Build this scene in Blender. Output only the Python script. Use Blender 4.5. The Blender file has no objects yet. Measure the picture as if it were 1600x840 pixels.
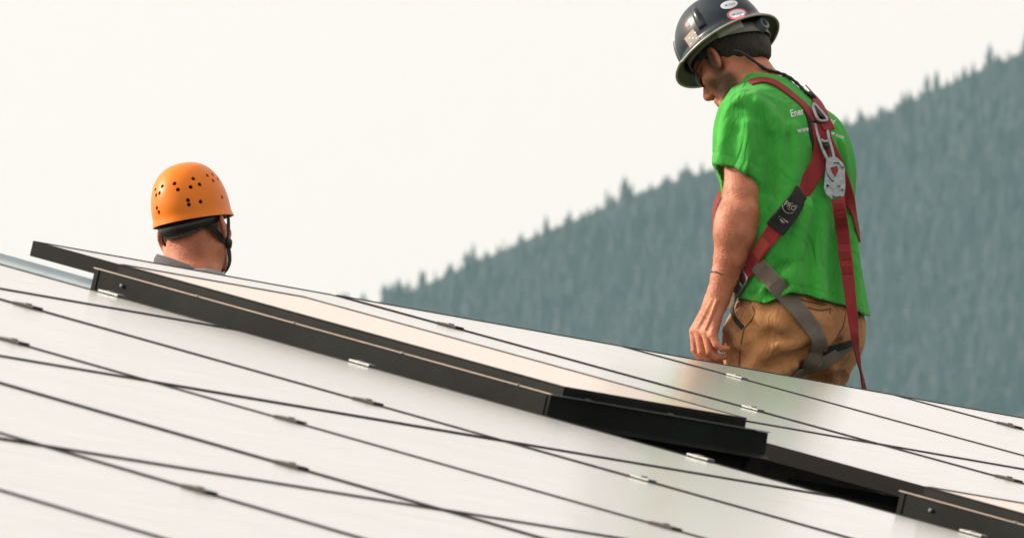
import bpy, bmesh, math, random
import numpy as np
from mathutils import Vector, Matrix
from mathutils.bvhtree import BVHTree
random.seed(7); rng = np.random.default_rng(7)
scene = bpy.context.scene
C = scene.collection
# ------------------------------------------------------------------ camera
F_PX, PITCH, CAM_Z = 20000.0, 0.15781, 1.7
RT = np.array([1.0, 0, 0]); UP = np.array([0, -math.sin(PITCH), math.cos(PITCH)]); FW = np.array([0, math.cos(PITCH), math.sin(PITCH)])
CAM = np.array([0, 0, CAM_Z])
cam_d = bpy.data.cameras.new('camera'); cam = bpy.data.objects.new('camera', cam_d); C.objects.link(cam)
cam.location = (0, 0, CAM_Z); cam.rotation_euler = (math.pi/2 + PITCH, 0, 0)
cam_d.sensor_width = 36; cam_d.lens = 36*F_PX/1600; cam_d.clip_start = 0.5; cam_d.clip_end = 60000
cam_d.dof.use_dof = True; cam_d.dof.focus_distance = 31.9; cam_d.dof.aperture_fstop = 24
scene.camera = cam
# ------------------------------------------------------------------ world and sun
SUN_DIR = Vector((-0.87, 0.10, 0.48)).normalized()          # towards the sun
w = bpy.data.worlds.new('World'); scene.world = w; w.use_nodes = True
nt = w.node_tree; nt.nodes.clear()
out = nt.nodes.new('ShaderNodeOutputWorld'); add = nt.nodes.new('ShaderNodeAddShader')
b1 = nt.nodes.new('ShaderNodeBackground'); b2 = nt.nodes.new('ShaderNodeBackground')
sky = nt.nodes.new('ShaderNodeTexSky'); sky.sky_type = 'NISHITA'; sky.sun_disc = False
sky.sun_elevation = math.asin(SUN_DIR.z); sky.sun_rotation = math.atan2(SUN_DIR.x, SUN_DIR.y)
sky.dust_density = 8; sky.air_density = 1.0; sky.ozone_density = 1.0
nt.links.new(sky.outputs[0], b1.inputs[0]); b1.inputs[1].default_value = 0.10
b2.inputs[0].default_value = (1.0, 0.81, 0.695, 1); b2.inputs[1].default_value = 0.955   # even veil of high haze
nt.links.new(b1.outputs[0], add.inputs[0]); nt.links.new(b2.outputs[0], add.inputs[1]); nt.links.new(add.outputs[0], out.inputs[0])
sun_d = bpy.data.lights.new('sun', 'SUN'); sun_d.energy = 4.6; sun_d.angle = math.radians(3.0); sun_d.color = (1.0, 0.92, 0.80)
sun = bpy.data.objects.new('sun', sun_d); C.objects.link(sun)
sun.rotation_euler = (-SUN_DIR).to_track_quat('-Z', 'Y').to_euler()
scene.view_settings.view_transform = 'Standard'; scene.view_settings.look = 'None'
scene.view_settings.exposure = 0.0; scene.view_settings.gamma = 1.0
scene.cycles.use_denoising = True; scene.cycles.max_bounces = 8; scene.cycles.volume_bounces = 1
scene.cycles.sample_clamp_indirect = 6.0

# ------------------------------------------------------------------ helpers
def ray(px, py):
    return FW + (px-800)/F_PX*RT - (py-420)/F_PX*UP
def PY(px, py, Y):
    d = ray(px, py); return CAM + d*(Y/d[1])
def project(p):
    q = np.asarray(p) - CAM; d = q@FW
    return 800+F_PX*(q@RT)/d, 420-F_PX*(q@UP)/d
def empty(name, loc, label=None, cat=None, group=None):
    o = bpy.data.objects.new(name, None); C.objects.link(o); o.location = Vector(loc); o.empty_display_size = .1
    if label: o['label'] = label; o['category'] = cat
    if group: o['group'] = group
    return o
def tag(o, label, cat, group=None):
    o['label'] = label; o['category'] = cat
    if group: o['group'] = group
    return o
def link(name, me, mat=None, parent=None, smooth=False, world=True):
    o = bpy.data.objects.new(name, me); C.objects.link(o)
    if mat is not None and len(me.materials) == 0: me.materials.append(mat)
    if smooth: me.polygons.foreach_set('use_smooth', [True]*len(me.polygons))
    if parent is not None:
        o.parent = parent
        if world: o.matrix_parent_inverse = Matrix.Translation(-parent.location)
    return o
def mesh(name, verts, faces):
    me = bpy.data.meshes.new(name); me.from_pydata([tuple(map(float, v)) for v in verts], [], [tuple(map(int, f)) for f in faces]); me.update(); return me
def bevel(me, wd, seg=1):
    bm = bmesh.new(); bm.from_mesh(me)
    bmesh.ops.bevel(bm, geom=bm.edges[:], offset=wd, segments=seg, affect='EDGES', profile=.6)
    bm.to_mesh(me); bm.free(); return me
def catmull(pts, n):
    pts = np.asarray(pts, float); m = len(pts); t = np.linspace(0, m-1, n); o = []
    for tt in t:
        i = min(int(tt), m-2); s = tt-i
        p0, p1, p2, p3 = pts[max(i-1, 0)], pts[i], pts[i+1], pts[min(i+2, m-1)]
        o.append(.5*((2*p1)+(-p0+p2)*s+(2*p0-5*p1+4*p2-p3)*s*s+(-p0+3*p1-3*p2+p3)*s**3))
    return np.array(o)
def tube(name, pts, r, mat, parent=None, seg=8, smooth=True, closed=False):
    pts = np.asarray(pts, float); n = len(pts); r = np.broadcast_to(r, (n,)); V = []; Fs = []
    for i in range(n):
        if closed: t = pts[(i+1) % n]-pts[i-1]
        else: t = pts[min(i+1, n-1)]-pts[max(i-1, 0)]
        t = t/np.linalg.norm(t)
        if i == 0:
            a = np.cross(t, [0, 0, 1.0] if abs(t[2]) < .9 else [1.0, 0, 0])
        else: a = a - t*(a@t)
        a = a/np.linalg.norm(a); b = np.cross(t, a)
        for k in range(seg):
            an = 2*math.pi*k/seg; V.append(pts[i]+r[i]*(math.cos(an)*a+math.sin(an)*b))
    for i in range(n if closed else n-1):
        for k in range(seg):
            j = (i+1) % n
            Fs.append((i*seg+k, i*seg+(k+1) % seg, j*seg+(k+1) % seg, j*seg+k))
    if not closed:
        Fs.append(tuple(range(seg))[::-1]); Fs.append(tuple((n-1)*seg+k for k in range(seg)))
    return link(name, mesh(name, V, Fs), mat, parent, smooth)

# ------------------------------------------------------------------ materials
def mat_new(name):
    m = bpy.data.materials.new(name); m.use_nodes = True; return m, m.node_tree, m.node_tree.nodes['Principled BSDF']
def set_in(b, **k):
    for kk, v in k.items():
        nm = kk.replace('_', ' ')
        if nm in b.inputs: b.inputs[nm].default_value = v
def mat(name, col, rough=.6, metal=0, var=.12, scale=30, bump=0, bscale=200, detail=4, spec=.5, coords='Object', stretch=(1, 1, 1), **kw):
    m, t, b = mat_new(name); N = t.nodes; L = t.links
    tc = N.new('ShaderNodeTexCoord'); mp = N.new('ShaderNodeMapping'); mp.inputs['Scale'].default_value = stretch
    L.new(tc.outputs[coords], mp.inputs[0])
    no = N.new('ShaderNodeTexNoise'); no.inputs['Scale'].default_value = scale; no.inputs['Detail'].default_value = detail
    L.new(mp.outputs[0], no.inputs['Vector'])
    mr = N.new('ShaderNodeMapRange'); mr.inputs[3].default_value = 1-var; mr.inputs[4].default_value = 1+var
    mr.inputs[1].default_value = .25; mr.inputs[2].default_value = .75; L.new(no.outputs[0], mr.inputs[0])
    mx = N.new('ShaderNodeMix'); mx.data_type = 'RGBA'; mx.blend_type = 'MULTIPLY'; mx.inputs[0].default_value = 1
    mx.inputs[6].default_value = (*col, 1); L.new(mr.outputs[0], mx.inputs[7]); L.new(mx.outputs[2], b.inputs['Base Color'])
    set_in(b, Roughness=rough, Metallic=metal); b.inputs['Specular IOR Level'].default_value = spec
    set_in(b, **kw)
    if bump:
        n2 = N.new('ShaderNodeTexNoise'); n2.inputs['Scale'].default_value = bscale; n2.inputs['Detail'].default_value = 3; L.new(mp.outputs[0], n2.inputs['Vector'])
        bp = N.new('ShaderNodeBump'); bp.inputs['Strength'].default_value = bump; bp.inputs['Distance'].default_value = .01
        L.new(n2.outputs[0], bp.inputs['Height']); L.new(bp.outputs[0], b.inputs['Normal'])
    return m
M = {}
M['frame'] = mat('black_anodised', (.006, .0055, .005), .55, .0, .2, 8, spec=.09)
M['rail'] = mat('aluminium_rail', (.45, .45, .46), .35, .9)
M['clampdark'] = mat('dark_clamp', (.03, .027, .024), .5, .4)
M['clamp'] = mat('bright_clamp', (.30, .31, .31), .45, .85, .2, 120)
M['curb'] = mat('dark_flashing', (.006, .0075, .007), .5, .0, .7, 5, bump=.06, bscale=25, spec=.10, stretch=(1, 1, 1))
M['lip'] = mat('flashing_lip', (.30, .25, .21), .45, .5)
M['pipe'] = mat('galvanised_pipe', (.17, .22, .25), .5, .2, .15, 12, spec=.3)
M['roofing'] = mat('asphalt_shingle', (.028, .027, .027), .9, 0, .35, 40, bump=.4, bscale=120)
M['wall'] = mat('painted_siding', (.55, .53, .48), .8, 0, .08, 3)
M['trim'] = mat('white_trim', (.75, .74, .70), .6)
M['ground'] = mat('meadow_ground', (.075, .085, .04), .95, 0, .4, .05)
M['hill'] = mat('forest_floor', (.012, .018, .014), .95, 0, .4, .02)
M['bark'] = mat('conifer_bark', (.06, .045, .035), .95)
M['needles'] = mat('conifer_needles', (.009, .012, .010), .9, 0, .6, .05)
def panel_glass():
    m, t, b = mat_new('panel_glass'); N = t.nodes; L = t.links
    set_in(b, Roughness=.085, IOR=1.55, Coat_Weight=1.0, Coat_Roughness=.19, Sheen_Weight=.13, Sheen_Roughness=.35, Sheen_Tint=(.95, 1, .93, 1), Specular_Tint=(.95, 1, .96, 1)); b.inputs['Base Color'].default_value = (.016, .017, .022, 1)
    tc = N.new('ShaderNodeTexCoord'); mp = N.new('ShaderNodeMapping'); mp.inputs['Scale'].default_value = (1, 14, 1)
    L.new(tc.outputs['Object'], mp.inputs[0])
    no = N.new('ShaderNodeTexNoise'); no.inputs['Scale'].default_value = 3.5; no.inputs['Detail'].default_value = 5; L.new(mp.outputs[0], no.inputs['Vector'])
    mr = N.new('ShaderNodeMapRange'); mr.inputs[1].default_value = .3; mr.inputs[2].default_value = .7; mr.inputs[3].default_value = .16; mr.inputs[4].default_value = .25
    L.new(no.outputs[0], mr.inputs[0]); L.new(mr.outputs[0], b.inputs['Roughness'])
    # dust specks
    vo = N.new('ShaderNodeTexNoise'); vo.inputs['Scale'].default_value = 70; vo.inputs['Detail'].default_value = 2; L.new(tc.outputs['Object'], vo.inputs['Vector'])
    r2 = N.new('ShaderNodeMapRange'); r2.inputs[1].default_value = .72; r2.inputs[2].default_value = .8; L.new(vo.outputs[0], r2.inputs[0])
    mx = N.new('ShaderNodeMix'); mx.data_type = 'RGBA'; mx.inputs[6].default_value = (.016, .017, .022, 1); mx.inputs[7].default_value = (.25, .23, .20, 1)
    L.new(r2.outputs[0], mx.inputs[0]); L.new(mx.outputs[2], b.inputs['Base Color'])
    return m
M['glass'] = panel_glass()
M['skyglass'] = mat('skylight_glass', (.12, .085, .06), .2, 0, .05, 2, IOR=1.6, Sheen_Weight=.15, Sheen_Tint=(1, .85, .72, 1), Coat_Weight=1.0, Coat_Roughness=.18, Specular_Tint=(1, .86, .74, 1), Coat_Tint=(1, .88, .76, 1))

# ------------------------------------------------------------------ roof frame of reference (u along the ridge, v down the slope, n out of the roof)
AZ, TH = .86315, .30044
OR = np.array([0.63527, 24.80513, 5.19781])
U = np.array([math.cos(AZ), math.sin(AZ), 0]); V = np.array([math.sin(AZ)*math.cos(TH), -math.cos(AZ)*math.cos(TH), -math.sin(TH)])
Nn = np.cross(V, U); Nn = Nn/np.linalg.norm(Nn); Nn = Nn*np.sign(Nn[2])
def RP(u, v, h=0.0): return OR+u*U+v*V+h*Nn
ROOF_M = Matrix(((U[0], V[0], Nn[0], OR[0]), (U[1], V[1], Nn[1], OR[1]), (U[2], V[2], Nn[2], OR[2]), (0, 0, 0, 1)))   # left handed on purpose: only for points
def box_uvh(u0, u1, v0, v1, h0, h1):
    vs = [RP(u, v, h) for h in (h0, h1) for v in (v0, v1) for u in (u0, u1)]
    fs = [(0, 1, 3, 2), (4, 6, 7, 5), (0, 4, 5, 1), (2, 3, 7, 6), (0, 2, 6, 4), (1, 5, 7, 3)]
    return vs, fs
def fixn(me):
    bm = bmesh.new(); bm.from_mesh(me); bmesh.ops.recalc_face_normals(bm, faces=bm.faces[:]); bm.to_mesh(me); bm.free(); return me
def boxes(name, lst, matl, parent=None, bev=0):
    V_, F_ = [], []
    for bb in lst:
        vs, fs = box_uvh(*bb); o = len(V_); V_ += vs; F_ += [tuple(i+o for i in f) for f in fs]
    me = fixn(mesh(name, V_, F_))
    if bev: bevel(me, bev)
    return link(name, me, matl, parent)

# ------------------------------------------------------------------ ground, mountain, forest
g = link('ground', mesh('ground', [(-30000, -20000, 0), (30000, -20000, 0), (30000, 40000, 0), (-30000, 40000, 0)], [(0, 1, 2, 3)]), M['ground']); g['kind'] = 'structure'
MY = 7000.0
sil = [(-400, 800), (300, 605), (560, 497), (620, 474), (680, 446), (760, 412), (830, 380), (900, 352), (960, 326), (1040, 296), (1120, 272), (1200, 250), (1300, 214), (1350, 198), (1400, 184), (1440, 160), (1500, 134), (1560, 108), (1600, 96), (1700, 58), (2000, -60), (2600, -250)]
sx = np.array([(p[0]-800)/F_PX*MY/math.cos(PITCH) for p in sil]); sz = np.array([PY(p[0], p[1]-9, MY)[2] for p in sil])
sx = np.concatenate([[-9000, -2900], sx, [1800, 3500, 9000]]); sz = np.concatenate([[4, 4], sz, [1560, 1500, 1300]])
def hill_z(x, y):
    r = np.interp(x, sx, sz); d = MY-y
    z = np.where(d > 0, r-d*.60+9*np.sin(x*.021+y*.013)*np.clip(d/200, 0, 1)+4*np.sin(x*.05-y*.03)*np.clip(d/80, 0, 1), r+d*.35)
    return np.maximum(z, -3)
gx = np.unique(np.concatenate([np.linspace(-9000, -400, 40), np.linspace(-400, 700, 111), np.linspace(700, 9000, 40)]))
gy = np.unique(np.concatenate([np.linspace(3800, 6400, 40), np.linspace(6400, 7040, 65), np.linspace(7040, 10500, 30)]))
GX, GY = np.meshgrid(gx, gy); GZ = hill_z(GX, GY)
nxg, nyg = len(gx), len(gy)
hv = np.stack([GX.ravel(), GY.ravel(), GZ.ravel()], 1)
ii = (np.arange(nyg-1)[:, None]*nxg+np.arange(nxg-1)[None]).ravel()
hl = link('mountain', mesh('mountain', hv, np.stack([ii, ii+1, ii+1+nxg, ii+nxg], 1)), M['hill'], smooth=True); hl['kind'] = 'structure'

def conifer_geo(h, r, tiers, sides, rs, lean=0):
    """drooping ragged tiers of branches; returns crown verts and faces"""
    V_, F_ = [], []
    for k in range(tiers):
        z0 = h*(.10+.86*k/tiers); z1 = min(h, z0+h*(1.75/tiers)); rr = r*(1-(z0/h))**.85+.05*r
        o = len(V_); V_.append((lean*z1, 0, z1)); a0 = rs.random()*6.28
        for s in range(sides):
            a = a0+6.283*s/sides+rs.normal()*.12; q = rr*(.55 if s % 2 else 1.0)*(1+rs.normal()*.2); V_.append((q*math.cos(a)+lean*z0, q*math.sin(a), z0+(.05*h/tiers if s % 2 else -.25*h/tiers)*(1+rs.normal()*.3)))
        for s in range(sides): F_.append((o, o+1+s, o+1+(s+1) % sides))
    return V_, F_
# forest mass on the slope, one thing nobody could count
tmpl = []
for k in range(6):
    v_, f_ = conifer_geo(1.0, .20+.05*(k % 3), 4, 6, rng); tmpl.append((np.array(v_), np.array(f_)))
nT = 26000
tx = rng.uniform(-600, 1100, nT); td = rng.uniform(2, 420, nT); ty = MY-td; tz = hill_z(tx, ty)
th_ = np.where((td < 30) & (tx > -90) & (tx < 300), rng.uniform(5, 9, nT), rng.uniform(9, 24, nT))*np.where(rng.random(nT) < .12, 1.25, 1); kk = rng.integers(0, 6, nT)
AV, AF, off = [], [], 0
for k in range(6):
    idx = np.where(kk == k)[0]; tv, tf = tmpl[k]
    an = rng.uniform(0, 6.28, len(idx)); c_, s_ = np.cos(an), np.sin(an); hh = th_[idx]
    X = (tv[None, :, 0]*c_[:, None]-tv[None, :, 1]*s_[:, None])*hh[:, None]+tx[idx][:, None]
    Y = (tv[None, :, 0]*s_[:, None]+tv[None, :, 1]*c_[:, None])*hh[:, None]+ty[idx][:, None]
    Z = tv[None, :, 2]*hh[:, None]+tz[idx][:, None]-1
    vv = np.stack([X, Y, Z], -1).reshape(-1, 3); ff = (tf[None]+(np.arange(len(idx))*len(tv))[:, None, None]).reshape(-1, 3)+off
    off += len(vv); AV.append(vv); AF.append(ff)
AV = np.concatenate(AV); AF = np.concatenate(AF)
me = bpy.data.meshes.new('forest'); me.vertices.add(len(AV)); me.vertices.foreach_set('co', AV.ravel()); me.loops.add(AF.size); me.loops.foreach_set('vertex_index', AF.ravel())
me.polygons.add(len(AF)); me.polygons.foreach_set('loop_start', np.arange(0, AF.size, 3)); me.update(calc_edges=True)
fo = link('forest', me, M['needles']); fo['kind'] = 'stuff'; fo['label'] = 'hazy dark conifer forest covering the mountain slope'; fo['category'] = 'forest'
def ordinal(i):
    o1 = ['first', 'second', 'third', 'fourth', 'fifth', 'sixth', 'seventh', 'eighth', 'ninth', 'tenth', 'eleventh', 'twelfth', 'thirteenth', 'fourteenth', 'fifteenth', 'sixteenth', 'seventeenth', 'eighteenth', 'nineteenth', 'twentieth']
    if i < 20: return o1[i]
    t = ['twenty', 'thirty', 'forty'][(i+1)//10-2]; k = (i+1) % 10
    return t+'-'+o1[k-1] if k else {20: 'twentieth', 30: 'thirtieth', 40: 'fortieth'}[i+1]
# trees that can be told apart on the skyline
crown_m, trunk_m = [], []
for k in range(5):
    v_, f_ = conifer_geo(1.0, [.17, .26, .36, .12, .31][k], 8, 10, np.random.default_rng(20+k), lean=[0, .02, -.015, 0, .01][k]); crown_m.append(mesh('conifer_crown', v_, f_))
    trv = [(.016*(1-z*.8)*math.cos(a*1.0472), .016*(1-z*.8)*math.sin(a*1.0472), z*.97) for z in (0, .5, 1) for a in range(6)]
    trunk_m.append(mesh('conifer_trunk', trv, [(i*6+a, i*6+(a+1) % 6, (i+1)*6+(a+1) % 6, (i+1)*6+a) for i in (0, 1) for a in range(6)]))
    crown_m[-1].materials.append(M['needles']); trunk_m[-1].materials.append(M['bark'])
tips = [(618, 452), (631, 441), (648, 446), (663, 433), (680, 420), (705, 408), (722, 412), (740, 399), (757, 391), (770, 390), (787, 373), (800, 383), (815, 361), (829, 372), (853, 335), (866, 352), (876, 350), (890, 326), (901, 345), (917, 331), (930, 322), (948, 294), (963, 315), (975, 305), (988, 283), (1001, 291), (1018, 287), (1033, 286), (1048, 274), (1065, 270), (1083, 262), (1098, 254), (1110, 259),
        (1323, 190), (1345, 174), (1366, 172), (1386, 163), (1402, 158), (1420, 139), (1436, 143), (1450, 140), (1464, 108), (1478, 124), (1492, 118), (1505, 114), (1521, 94), (1533, 100), (1546, 66), (1560, 84), (1574, 78), (1588, 80), (1598, 73)]
spires = {631, 680, 705, 787, 815, 853, 890, 948, 988, 1048, 1345, 1420, 1464, 1521, 1546, 1574}
for i, (px, py) in enumerate(tips):
    if px not in spires: py += rng.uniform(3, 11)
    y = MY-rng.uniform(0, 8); top = PY(px, py, y); zb = float(hill_z(top[0], y))-1.5; h = top[2]-zb
    if h < 9: zb = top[2]-9; h = 9
    prom = py-np.interp(px, [s[0] for s in sil], [s[1] for s in sil])
    k = (1, 2, 4)[i % 3] if px not in spires else (0, 3, 1)[i % 3]
    tall = ('slender' if k in (0, 3) else 'broad')
    if px < 1120: where = '%s on the skyline rightwards from the foot of the ridge' % ordinal(i)
    else: where = '%s on the skyline right of the green shirt' % ordinal(i-33)
    e = empty('conifer_tree', (top[0], y, zb), '%s hazy conifer, %s' % (tall, where), 'tree', 'conifers along the mountain skyline')
    e.scale = (h, h, h); e.rotation_euler = (0, 0, rng.uniform(0, 6.28))
    for nm, mm in (('trunk', trunk_m[k]), ('crown', crown_m[k])):
        o = bpy.data.objects.new(nm, mm); C.objects.link(o); o.parent = e
# air between the roof and the mountain
hz = bpy.data.materials.new('haze'); hz.use_nodes = True; hn = hz.node_tree; hn.nodes.clear()
ho = hn.nodes.new('ShaderNodeOutputMaterial'); pv = hn.nodes.new('ShaderNodeVolumePrincipled')
pv.inputs['Color'].default_value = (.52, .86, 1.0, 1); pv.inputs['Density'].default_value = 3.5e-5; pv.inputs['Anisotropy'].default_value = .1; pv.inputs['Density Attribute'].default_value = ''
hn.links.new(pv.outputs[0], ho.inputs['Volume'])
hb = [(-30500, -20500), (30500, -20500), (30500, 40500), (-30500, 40500)]
hzo = link('haze', mesh('haze', [(x, y, z) for z in (-5, 1640) for x, y in hb], [(3, 2, 1, 0), (4, 5, 6, 7), (0, 1, 5, 4), (1, 2, 6, 5), (2, 3, 7, 6), (3, 0, 4, 7)]), hz)
hzo['kind'] = 'stuff'; hzo['label'] = 'thin pale haze in the air before the mountain'; hzo['category'] = 'haze'
try: hz.cycles.homogeneous_volume = True
except Exception: pass

# ------------------------------------------------------------------ house under the panels
RIDGE_V, ROOF_H, EAVE_V, U0, U1, FAR = -3.42, -.13, 4.9, -8.2, 6.2, 6.0
VF = np.array([-math.sin(AZ)*math.cos(TH), math.cos(AZ)*math.cos(TH), -math.sin(TH)])      # down the far slope
NF = np.array([-math.sin(AZ)*math.sin(TH), math.cos(AZ)*math.sin(TH), math.cos(TH)])
RID = RP(0, RIDGE_V, ROOF_H)
def FP(u, s, h=0.0): return RID+u*U+s*VF+h*NF
def far_roof_z(x, y):
    s = (x-RID[0])*(-math.sin(AZ))+(y-RID[1])*math.cos(AZ); return RID[2]-s*math.tan(TH)
eave_near, eave_far = RP(0, EAVE_V, ROOF_H), FP(0, FAR, 0)
house = empty('house', (RID[0], RID[1], 0), 'dark roofed gable house that carries the solar panels', 'house')
def slab(name, a, b, c, d, nrm, t, m):
    vs = [a, b, c, d]+[p-nrm*t for p in (a, b, c, d)]
    return link(name, fixn(mesh(name, vs, [(0, 1, 2, 3), (7, 6, 5, 4), (0, 4, 5, 1), (1, 5, 6, 2), (2, 6, 7, 3), (3, 7, 4, 0)])), m, house)
slab('roof', RP(U0, RIDGE_V, ROOF_H), RP(U1, RIDGE_V, ROOF_H), RP(U1, EAVE_V, ROOF_H), RP(U0, EAVE_V, ROOF_H), Nn, .16, M['roofing'])
slab('roof', FP(U0, .003), FP(U1, .003), FP(U1, FAR), FP(U0, FAR), NF, .16, M['roofing'])
cv, cf = [], []
for uu in (U0-.02, U1+.02):
    cv += [RP(uu, RIDGE_V+.13, ROOF_H+.006), RP(uu, RIDGE_V, ROOF_H)+np.array([0, 0, .016]), FP(uu, .13, .006)]
cf = [(0, 1, 4, 3), (1, 2, 5, 4)]
link('ridge_cap', mesh('ridge_cap', cv, cf), M['roofing'], house)
# walls a little inside the roof outline
wn, wf = EAVE_V-.5, FAR-.5
def flat(p): return np.array([p[0], p[1], 0])
corners = [RP(U0+.4, wn, ROOF_H-.17), RP(U1-.4, wn, ROOF_H-.17), FP(U1-.4, wf, -.17), FP(U0+.4, wf, -.17)]
apex = [FP(U0+.4, 0, -.18), FP(U1-.4, 0, -.18)]
def wall(ptop):
    base = [flat(ptop[0])+[0, 0, -.2], flat(ptop[-1])+[0, 0, -.2]]
    loop = [base[0]]+list(ptop)+[base[1]]; cen = flat(RP(-1, .6))
    nrm = np.cross(base[1]-base[0], [0, 0, 1.0]); nrm = nrm/np.linalg.norm(nrm)
    if nrm@(cen-base[0]) < 0: nrm = -nrm
    n = len(loop); vs = loop+[p+nrm*.18 for p in loop]
    fs = [tuple(range(n)), tuple(range(2*n-1, n-1, -1))]+[(i, (i+1) % n, (i+1) % n+n, i+n) for i in range(n)]
    return link('wall', fixn(mesh('wall', vs, fs)), M['wall'], house)
wall([corners[0], corners[1]]); wall([corners[2], corners[3]])
wall([corners[1]-U*.01, apex[1]-U*.01, corners[2]-U*.01]); wall([corners[3]+U*.01, apex[0]+U*.01, corners[0]+U*.01])

# ------------------------------------------------------------------ solar panels
FR_T, LIPW = .034, .009
def panel_mesh(wd, ln):
    """frame of four bars and the glass, local axes u, v, n; top of the frame at h = 0"""
    def ring(o, h): return [(o, o, h), (wd-o, o, h), (wd-o, ln-o, h), (o, ln-o, h)]
    rings = [ring(0, -FR_T), ring(0, -.0012), ring(.0012, 0), ring(LIPW-.001, 0), ring(LIPW, -.0018), ring(LIPW, -.008)]
    vs = sum(rings, []); fs = []
    for i in range(len(rings)-1):
        for k in range(4): fs.append((i*4+k, i*4+(k+1) % 4, (i+1)*4+(k+1) % 4, (i+1)*4+k))
    ring6 = ring(.03, -FR_T); vs += ring6
    for k in range(4): fs.append((k, 24+k, 24+(k+1) % 4, (k+1) % 4))
    fr = mesh('panel_frame', vs, fs)
    gz = -.0016
    gl = mesh('panel_glass', ring(LIPW, gz)+ring(LIPW, gz-.005), [(0, 1, 2, 3), (7, 6, 5, 4)]+[(k, 4+k, 4+(k+1) % 4, (k+1) % 4) for k in range(4)])
    return fixn(fr), fixn(gl)
fr_me, gl_me = panel_mesh(.984, 1.634); fr_me.materials.append(M['frame']); gl_me.materials.append(M['glass'])
bs_me = mesh('backsheet', [(.012, .012, -.0105), (.97, .012, -.0105), (.97, 1.62, -.0105), (.012, 1.62, -.0105)], [(0, 1, 2, 3)]); bs_me.materials.append(M['frame'])
# proper right-handed object frame: x = u, y = -v (up the slope), z = n
ROT = Matrix(((U[0], -V[0], Nn[0]), (U[1], -V[1], Nn[1]), (U[2], -V[2], Nn[2]))).to_4x4()
def in_view(pts, m=260):
    q = np.array([project(p) for p in pts]); return (q[:, 0].max() > -m and q[:, 0].min() < 1600+m and q[:, 1].max() > -m and q[:, 1].min() < 840+m)
ordn = ['first', 'second', 'third', 'fourth', 'fifth', 'sixth', 'seventh', 'eighth', 'ninth', 'tenth']
def add_panel(u, v, label, group):
    corners_ = [RP(u+a, v+b) for a in (0, .5, 1) for b in (0, .4, .8, 1.2, 1.65)]
    if not in_view(corners_): return False
    e = empty('solar_panel', RP(u+.009, v+1.641, rng.uniform(-.0003, .0003)), label, 'solar panel', group)
    tilt = Matrix.Rotation(rng.normal()*.0002, 4, 'X') @ Matrix.Rotation(rng.normal()*.00018, 4, 'Y')
    e.rotation_euler = (ROT @ tilt).to_euler()
    for nm, mm in (('frame', fr_me), ('glass', gl_me), ('backsheet', bs_me)):
        o = bpy.data.objects.new(nm, mm); C.objects.link(o); o.parent = e
    return True
near_rows, far_rows = [], []
NV0, FV0 = -3.30, -3.225
near_cols = {}; 
for r in range(5):
    for c in range(8):
        if add_panel(-1-c, NV0+1.65*r, 'glossy solar panel, near array, %s row below ridge, %s column left of skylights' % (ordn[r], ordn[c]), 'panels of the near array'):
            near_cols.setdefault(r, []).append(c)
far_cols = {}
for r in range(3):
    for c in range(5):
        if add_panel(1+c, FV0+1.65*r, 'glossy solar panel, far array, %s row below ridge, %s column right of skylights' % (ordn[r], ordn[c]), 'panels of the far array'):
            far_cols.setdefault(r, []).append(c)
# rails with the clamps between panels
def clamp_mesh(wd, ln):
    def bx(x0, x1, y0, y1, z0, z1):
        return [(x, y, z) for z in (z0, z1) for y in (y0, y1) for x in (x0, x1)]
    fs = [(0, 2, 3, 1), (4, 5, 7, 6), (0, 1, 5, 4), (2, 6, 7, 3), (0, 4, 6, 2), (1, 3, 7, 5)]
    vs = bx(-wd/2, wd/2, -ln/2, ln/2, .0004, .0036)+bx(-.006, .006, -ln/2+.004, ln/2-.004, -.03, .0004); ff = fs+[tuple(i+8 for i in f) for f in fs]
    return fixn(mesh('clamp', vs, ff))
def bolt_mesh():
    vs = [(.0075*math.cos(k*1.0472), .0075*math.sin(k*1.0472), z) for z in (.0035, .0065) for k in range(6)]
    return fixn(mesh('bolt', vs, [tuple(range(6)), tuple(range(6, 12))]+[(k, (k+1) % 6, (k+1) % 6+6, k+6) for k in range(6)]))
mid_me = clamp_mesh(.030, .056); mid_me.materials.append(M['clampdark'])
midb_me = clamp_mesh(.024, .046); midb_me.materials.append(M['clamp'])
def end_clamp():
    prof = [(-.014, .0006), (-.014, .0042), (.008, .0042), (.008, -.010), (.022, -.010), (.022, -.0135), (.0045, -.0135), (.0045, .0006)]   # across the edge: lip, drop, foot
    n = len(prof); vs = [(x, y, z) for y in (-.028, .028) for x, z in prof]
    return fixn(mesh('end_clamp', vs, [tuple(range(n)), tuple(range(2*n-1, n-1, -1))]+[(i, (i+1) % n, (i+1) % n+n, i+n) for i in range(n)]))
end_me = end_clamp(); end_me.materials.append(M['clamp'])
bolt_me = bolt_mesh(); bolt_me.materials.append(M['clamp'])
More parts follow.
